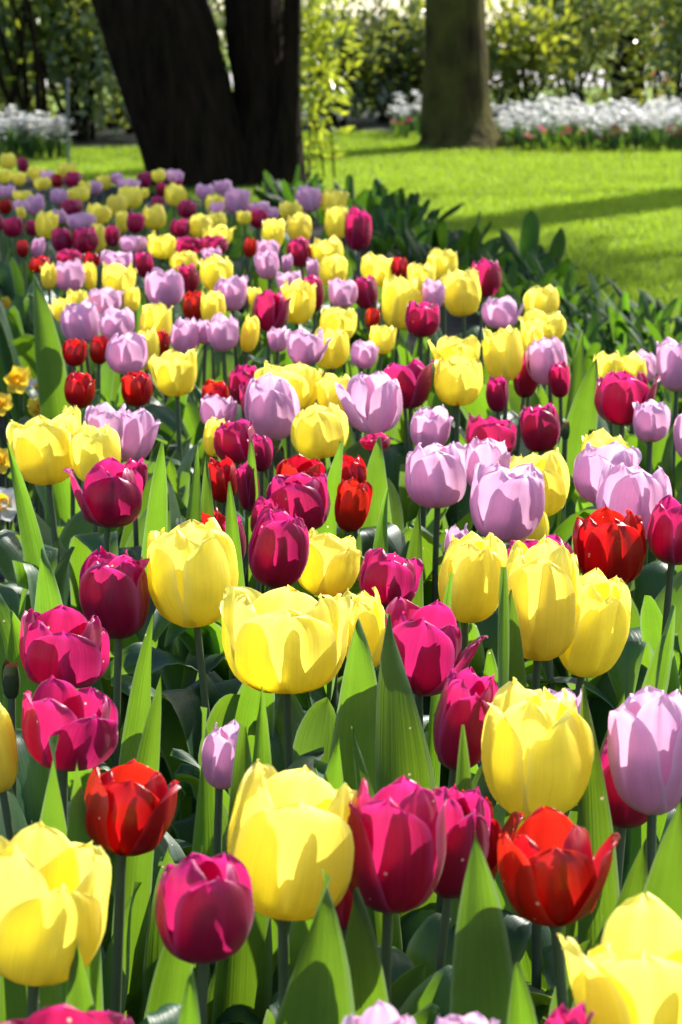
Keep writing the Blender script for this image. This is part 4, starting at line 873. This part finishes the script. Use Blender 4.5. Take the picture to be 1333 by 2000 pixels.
SHR = [  # x centre px at its depth, depth, rx, ry, h, leaves, material, label
 (-60, 16.2, .75, .6, 1.9, 3600, 0, "tall dark evergreen shrub behind the white flowers in the left corner"),
 (160, 15.9, .62, .55, 2.1, 3800, 0, "dark evergreen shrub with glinting leaves just left of the thick trunk"),
 (300, 16.6, .70, .6, 2.0, 3000, 0, "dark evergreen shrub hidden mostly behind the thick dark trunk"),
 (640, 17.7, .55, .5, .86, 2200, 0, "low glinting shrub right of the thick trunk, behind the green shoots"),
 (765, 18.0, .50, .5, .80, 2400, 0, "low dark shrub filling the gap between the two trunks"),
 (880, 18.6, .55, .5, .92, 2000, 0, "low shrub directly behind the mossy trunk"),
 (1010, 18.6, .50, .5, .80, 1700, 1, "yellow green shrub right of the mossy trunk above the white flowers"),
 (1120, 19.2, .55, .5, 1.45, 2200, 0, "dark glinting shrub between the yellow green one and the far trunk"),
 (1310, 18.9, .60, .5, 1.5, 2400, 0, "dark glinting shrub right of the far trunk at the picture edge"),
 (1335, 20.4, .60, .5, 2.2, 2200, 2, "reddish brown shrub in the top right corner"),
 (60, 17.6, .70, .5, 2.0, 3400, 0, "dense dark shrub behind the left corner shrubs, above the white flowers"),
 (225, 17.2, .60, .5, 1.9, 3400, 0, "dense dark shrub peeping out left of the thick trunk, behind the nearer ones"),
 (480, 20.0, .8, .5, 2.2, 2600, 0, "dark shrub seen through the fork of the thick trunk"),
 (1200, 22.5, .6, .6, 1.7, 1900, 1, "pale yellowish shrub far behind, left of the far trunk"),
]
for i, (px, d, rx, ry, h, n, m, label) in enumerate(SHR):
    shrub((px-666.5)/FPX*d, d, rx, ry, h, int(n*.7), (SHRUB_DARK, SHRUB_GOLD, SHRUB_RED)[m], label, 200+i)
shrub((40-666.5)/FPX*15.2, 15.2, .5, .4, 2.3, 500, SHRUB_GOLD, "bright yellow green sapling with sunlit leaves in the top left corner", 301, size=.09, clump=.22)
shrub((618-666.5)/FPX*12.65, 12.65, .17, .2, 1.4, 760, SHRUB_GOLD, "bright green shoots growing up along the right side of the thick trunk", 302, size=.075, nst=4, clump=.12)

# ------------------------------------------------------------------ small far flowers
def bloom_plant(mat, h, seed, nb=8, r=.034, spread=.06):
    """a clump of leaves with a head of small blossoms; one mesh, far away"""
    r_ = np.random.default_rng(seed); VV, FF, UU, MI = [], [], [], []; off = 0
    for k in range(7):
        a = r_.uniform(0, 6.28); o = r_.uniform(.02, .07)
        V, uv = leaf_verts((0, 0, 0), (o*math.cos(a), o*math.sin(a), h*r_.uniform(.6, .95)), .02, math.degrees(a)+90, nu=3, nv=6, lift=.02, R_=random.Random(seed+k))
        Fc = grid_faces(6, 3); VV.append(V); FF.append(Fc+off); UU.append(uv); MI += [0]*len(Fc); off += len(V)
    for k in range(nb):
        c = np.array([r_.normal()*spread*.5, r_.normal()*spread*.5, h+r_.normal()*.03])
        for q in range(6):
            a = q*1.047+r_.uniform(-.2, .2); e = r_.uniform(-.3, .7)
            d = np.array([math.cos(a)*math.cos(e), math.sin(a)*math.cos(e), math.sin(e)]); s = np.array([-math.sin(a), math.cos(a), 0])
            V = np.array([c, c+d*r*.6+s*r*.42, c+d*r*1.1, c+d*r*.6-s*r*.42])
            VV.append(V); FF.append(np.array([[0, 1, 2, 3]])+off); UU.append(np.array([[.5, .2], [1, .5], [.5, .9], [0, .5]])); MI.append(1); off += 4
    return mesh('flower', np.concatenate(VV), np.concatenate(FF), np.concatenate(UU), mats=[LEAF, mat], midx=MI)
wm = [bloom_plant(WHITE, .20, 500+k) for k in range(4)]
r_ = random.Random(77); first = None
def far_flower(me, x, y, s, label, group, cat='flower', name='white_flower'):
    o = obj(name, me, None, (x, y, 0)); o.rotation_euler = (0, 0, r_.uniform(0, 6.28)); o.scale = (s, s, s*r_.uniform(.85, 1.2))
    return tag(o, label, cat, group)
for row in range(7):
    for k in range(26):
        px = 985+ (k+r_.uniform(-.4, .4))*15 - row*2
        d = 14.95+row*.27+r_.uniform(-.1, .1)-(.15 if px > 1150 else 0)
        far_flower(wm[r_.randrange(4)], (px-666.5)/FPX*d, d, r_.uniform(.72, .98), "white flowering clump in the long white bed behind the lawn on the right", 'white flowers in the far bed on the right')
for k in range(14):
    px = r_.uniform(765, 835); d = r_.uniform(16.0, 16.7)
    far_flower(wm[r_.randrange(4)], (px-666.5)/FPX*d, d, r_.uniform(.85, 1.1), "white flowering clump just left of the mossy trunk's foot", 'white flowers left of the mossy trunk')
for k in range(34):
    px = r_.uniform(-25, 150); d = 14.0+r_.uniform(0, .7)
    far_flower(wm[r_.randrange(4)], (px-666.5)/FPX*d, d, r_.uniform(.85, 1.0), "white flowering clump behind the far left corner of the tulip bed", 'white flowers in the far left corner')
pm, cm = bloom_plant(PINK, .16, 520, 3, .03, .02), bloom_plant(CRIM, .17, 521, 3, .03, .02)
for px, py, m, lab in ((1030, 258, 0, "pale pink flower low at the bed front, nearest the mossy trunk"), (1058, 245, 1, "crimson flower among the white ones, first right of the mossy trunk"), (1105, 246, 1, "crimson flower in the white bed, second right of the mossy trunk"),
        (1138, 246, 1, "bright crimson flower in the middle of the white bed front"), (1168, 262, 0, "pale pink flower at the foot of the white bed, middle"), (1185, 257, 0, "salmon flower beside the pale pink one in the white bed"),
        (1197, 244, 1, "crimson flower left of the far trunk's foot in the white bed"), (1302, 245, 0, "pink flower in the white bed near the right edge"), (1316, 250, 1, "bright red pink flower nearest the right edge in the white bed"),
        (773, 230, 1, "crimson flower left of the mossy trunk, outer one"), (793, 228, 1, "crimson flower left of the mossy trunk, inner one")):
    d = 14.75 if px > 900 else 15.9
    o = far_flower((pm, cm)[m], (px-666.5)/FPX*d, d, 1.0, lab, 'pink and crimson flowers among the white ones', name='pink_flower')
    o.scale[2] = (CAMZ-(py+40)/FPX*d)/.165

# thin grey stake
x, y = (138-666.5)/FPX*13.3, 13.3
t = thing('garden_stake', (x, y, 0), "thin grey metal stake standing before the white flowers on the left", 'stake')
mt = NG('galvanised metal'); p = mt.n('ShaderNodeBsdfPrincipled', i_Roughness=.5, i_Metallic=.6); p.inputs['Base Color'].default_value = (.16, .17, .18, 1); mt.l(p.outputs[0], mt.out.inputs[0])
V, Fc = tube([(0, 0, -.05), (.004, 0, .3), (.008, 0, .50)], .008, 10); obj('pole', mesh('pole', V, Fc, mats=[mt.m]), t)
V, Fc = tube([(.008, 0, .495), (.008, 0, .505), (.008, 0, .512)], [.011, .012, .008], 10); obj('cap', mesh('cap', V, Fc, mats=[mt.m]), t)

# ------------------------------------------------------------------ daffodils at the left edge
def daffodil(px, py, z, pet, size, label, seed, face):
    P = place(px, py, z); R_ = random.Random(seed)
    t = thing('daffodil', (P.x, P.y, 0), label, 'daffodil', 'daffodils beside the tulips at the left edge')
    M = Matrix.Rotation(face, 3, 'Z') @ Matrix.Rotation(R(68), 3, 'X'); M = np.array(M)
    c = np.array([0, 0, z])
    for q in range(6):
        a = q*math.pi/3
        u, v = np.meshgrid(np.linspace(-1, 1, 5), np.linspace(0, 1, 7)); wv = size*.24*np.sin(np.pi*np.clip(v*.92+.06, 0, 1))**.8
        rr = size*.5*v; X = rr*math.cos(a)-u*wv*math.sin(a); Y = rr*math.sin(a)+u*wv*math.cos(a); Z = .004*np.sin(v*4+q)-u*u*.003+.006*v
        V = np.stack([X, Y, Z], -1).reshape(-1, 3) @ M.T + c
        obj('petal', mesh('petal', V, grid_faces(7, 5), np.stack([(u+1)/2, v], -1).reshape(-1, 2), mats=[pet]), t)
    a = np.linspace(0, 2*np.pi, 18, endpoint=False); rings = []
    for zz, r in ((0, .10), (.12, .15), (.26, .17), (.34, .22)):
        rings.append(np.stack([np.cos(a)*size*r*(1+.08*np.sin(a*9)*(zz > .3)), np.sin(a)*size*r*(1+.08*np.sin(a*9)*(zz > .3)), np.full(18, zz*size)], -1))
    V = np.concatenate(rings) @ M.T + c; i = np.arange(3*18); q, cc = i//18, i % 18; c2 = (cc+1) % 18
    obj('trumpet', mesh('trumpet', V, np.stack([q*18+cc, q*18+c2, (q+1)*18+c2, (q+1)*18+cc], 1), np.tile([[.5, .5]], (72, 1)), mats=[DAFO]), t)
    back = c-M @ np.array([0, 0, .012])
    V, Fc = tube([(0, .02, -.01), (0, .025, z*.6), (back[0]*.3, .02, z*1.0), tuple(back*.5+np.array([0, .008, z*.51])), tuple(back)], .0028, 8)
    obj('stem', mesh('stem', V, Fc, np.tile([[.5, .5]], (len(V), 1)), mats=[STEM]), t)
    for k in range(4):
        az = R_.uniform(0, 6.28)
        add_leaf(t, (0, 0, 0), (.01*math.cos(az), .02+.01*math.sin(az), 0), (.07*math.cos(az), .02+.07*math.sin(az), z*R_.uniform(.7, 1)), .014, math.degrees(az)+90, det=0, R_=R_, lift=.03)
daffodil(38, 742, .30, DAFY, .062, "yellow daffodil with paler outer petals, topmost of the left edge cluster", 1, -.4)
daffodil(75, 762, .29, WHITE, .052, "white petalled daffodil just right of the topmost yellow one", 2, .3)
daffodil(72, 798, .28, DAFY, .046, "small orange daffodil facing down, right end of the left edge cluster", 3, .7)
daffodil(6, 790, .28, DAFY, .05, "daffodil cut by the left edge, below the topmost yellow one", 4, -.6)
daffodil(2, 900, .28, DAFY, .05, "yellow daffodil at the left edge beside the open yellow tulip's leaf", 5, -.3)
daffodil(10, 985, .27, WHITE, .06, "white and yellow daffodil lowest at the left edge", 6, -.2)
daffodil(8, 596, .27, DAFY, .05, "blurred small yellow daffodil farthest up the left edge", 7, .2)
daffodil(22, 630, .26, WHITE, .06, "blurred whitish daffodil below the small farthest yellow one", 8, .4)

# ------------------------------------------------------------------ leafy border plants on the lawn side (no flowers)
def border_proto(seed, n, h, wd, label, mat=None):
    R_ = random.Random(seed)
    t = thing('leafy_plant', (0, 0, 0), label, 'plant', 'flowerless leafy plants between bed and lawn')
    for k in range(n):
        az = k*6.283/n+R_.uniform(-.4, .4); o = R_.uniform(.05, .20)
        add_leaf(t, (0, 0, 0), (.012*math.cos(az), .012*math.sin(az), 0), (o*math.cos(az), o*math.sin(az), h*R_.uniform(.35, 1.05)), wd*R_.uniform(.7, 1.2), math.degrees(az)+90+R_.uniform(-30, 30), mat=mat or LEAF_DARK, det=1, R_=R_, lift=R_.uniform(.02, .08), cup=R_.uniform(.4, .8))
    return t
PL = "dark green leafy plant without flowers in the border between tulips and lawn"
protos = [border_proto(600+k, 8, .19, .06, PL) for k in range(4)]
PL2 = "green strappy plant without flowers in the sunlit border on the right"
protos2 = [border_proto(620+k, 12, .20, .034, PL2, LEAF_SUNLIT) for k in range(4)]
spots = []
for k, (px, py) in enumerate([(690, 425), (720, 440), (750, 436), (735, 462), (775, 455), (770, 485), (815, 470), (840, 500), (800, 510), (865, 525), (850, 545), (900, 520), (905, 555), (930, 545), (935, 580), (965, 560), (975, 600), (1000, 575), (1010, 615), (1030, 590), (1065, 600), (1050, 645), (1090, 625), (1100, 660), (1125, 640), (1140, 680), (1165, 655), (1180, 700), (1200, 670), (1225, 690), (1215, 730), (1250, 715), (1265, 750), (1285, 700), (1300, 740), (1320, 700), (1330, 760), (1345, 720), (1150, 720), (1190, 755), (1240, 780), (1290, 790), (1340, 800), (1110, 700), (880, 580), (990, 640), (1060, 690), (710, 475), (745, 500), (560, 408), (600, 405), (640, 412), (585, 425), (530, 405), (630, 440), (1010, 680), (1090, 735), (1140, 765), (1260, 830), (1190, 800), (1330, 850), (955, 625), (1040, 560)]):
    spots.append((px, py))
used = {0: 0, 1: 0}
for px, py in spots:
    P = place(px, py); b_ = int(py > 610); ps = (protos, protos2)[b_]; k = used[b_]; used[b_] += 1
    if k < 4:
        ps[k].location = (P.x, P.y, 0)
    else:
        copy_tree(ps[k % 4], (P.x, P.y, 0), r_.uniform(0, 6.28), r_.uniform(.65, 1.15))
PL3 = "tuft of broad tulip leaves without a flower in the tulip bed"
def tuft(seed):
    R_ = random.Random(seed); t = thing('leaf_tuft', (0, 0, 0), PL3, 'plant', 'flowerless leaf tufts in the tulip bed')
    for k in range(5):
        az = k*1.257+R_.uniform(-.5, .5); o = R_.uniform(.07, .16)
        add_leaf(t, (0, 0, 0), (.012*math.cos(az), .012*math.sin(az), 0), (o*math.cos(az), o*math.sin(az), R_.uniform(.20, .32)), R_.uniform(.05, .085), math.degrees(az)+90+R_.uniform(-40, 40), det=1, R_=R_, arch=R_.uniform(1.2, 2.1), point=True, cup=R_.uniform(.2, .6), bow=R_.uniform(-.03, .03))
    return t
tufts = [tuft(700+k) for k in range(5)]; n_t = 0
taken = np.array([[t_[1], t_[2]] for t_ in TULIPS])
for k in range(4000):
    d = 1.7+(7.4-1.7)*r_.random()**.8; px = r_.uniform(20, 1333); X = (px-666.5)/FPX*d
    Q = np.array([X, d])
    dd_ = np.hypot(*(taken[:len(TULIPS)]-Q).T)
    if not inside(Q[None], BED)[0] or (dd_ < .30).sum() < 4 or np.hypot(*(taken-Q).T).min() < .085+.012*d or X > .82 or (X < -.35 and d > 3.6): continue
    taken = np.vstack([taken, Q])
    if n_t < 5: tufts[n_t].location = (X, d, 0)
    else: copy_tree(tufts[n_t % 5], (X, d, 0), r_.uniform(0, 6.28), r_.uniform(.85, 1.15))
    n_t += 1
    if n_t >= 75: break
for k in range(3000):                        # the same tufts go on past the picture's right side, up to the lawn
    Q = np.array([r_.uniform(.25, 1.45), r_.uniform(1.1, 6.4)])
    if Q[0] < .155*Q[1]+.06 or not inside(Q[None], BED)[0] or np.hypot(*(taken-Q).T).min() < .13: continue
    taken = np.vstack([taken, Q])
    copy_tree(tufts[k % 5], (Q[0], Q[1], 0), r_.uniform(0, 6.28), r_.uniform(.8, 1.1)); n_t += 1
    if n_t >= 190: break
p = border_proto(640, 8, .26, .06, "tall dark leafy plant poking up highest at the border's far corner by the lawn"); P = place(800, 468); p.location = (P.x, P.y, 0)
p = border_proto(641, 8, .27, .085, "broad leaved dark plant standing out against the lawn, middle of the border"); P = place(1048, 575); p.location = (P.x, P.y, 0)
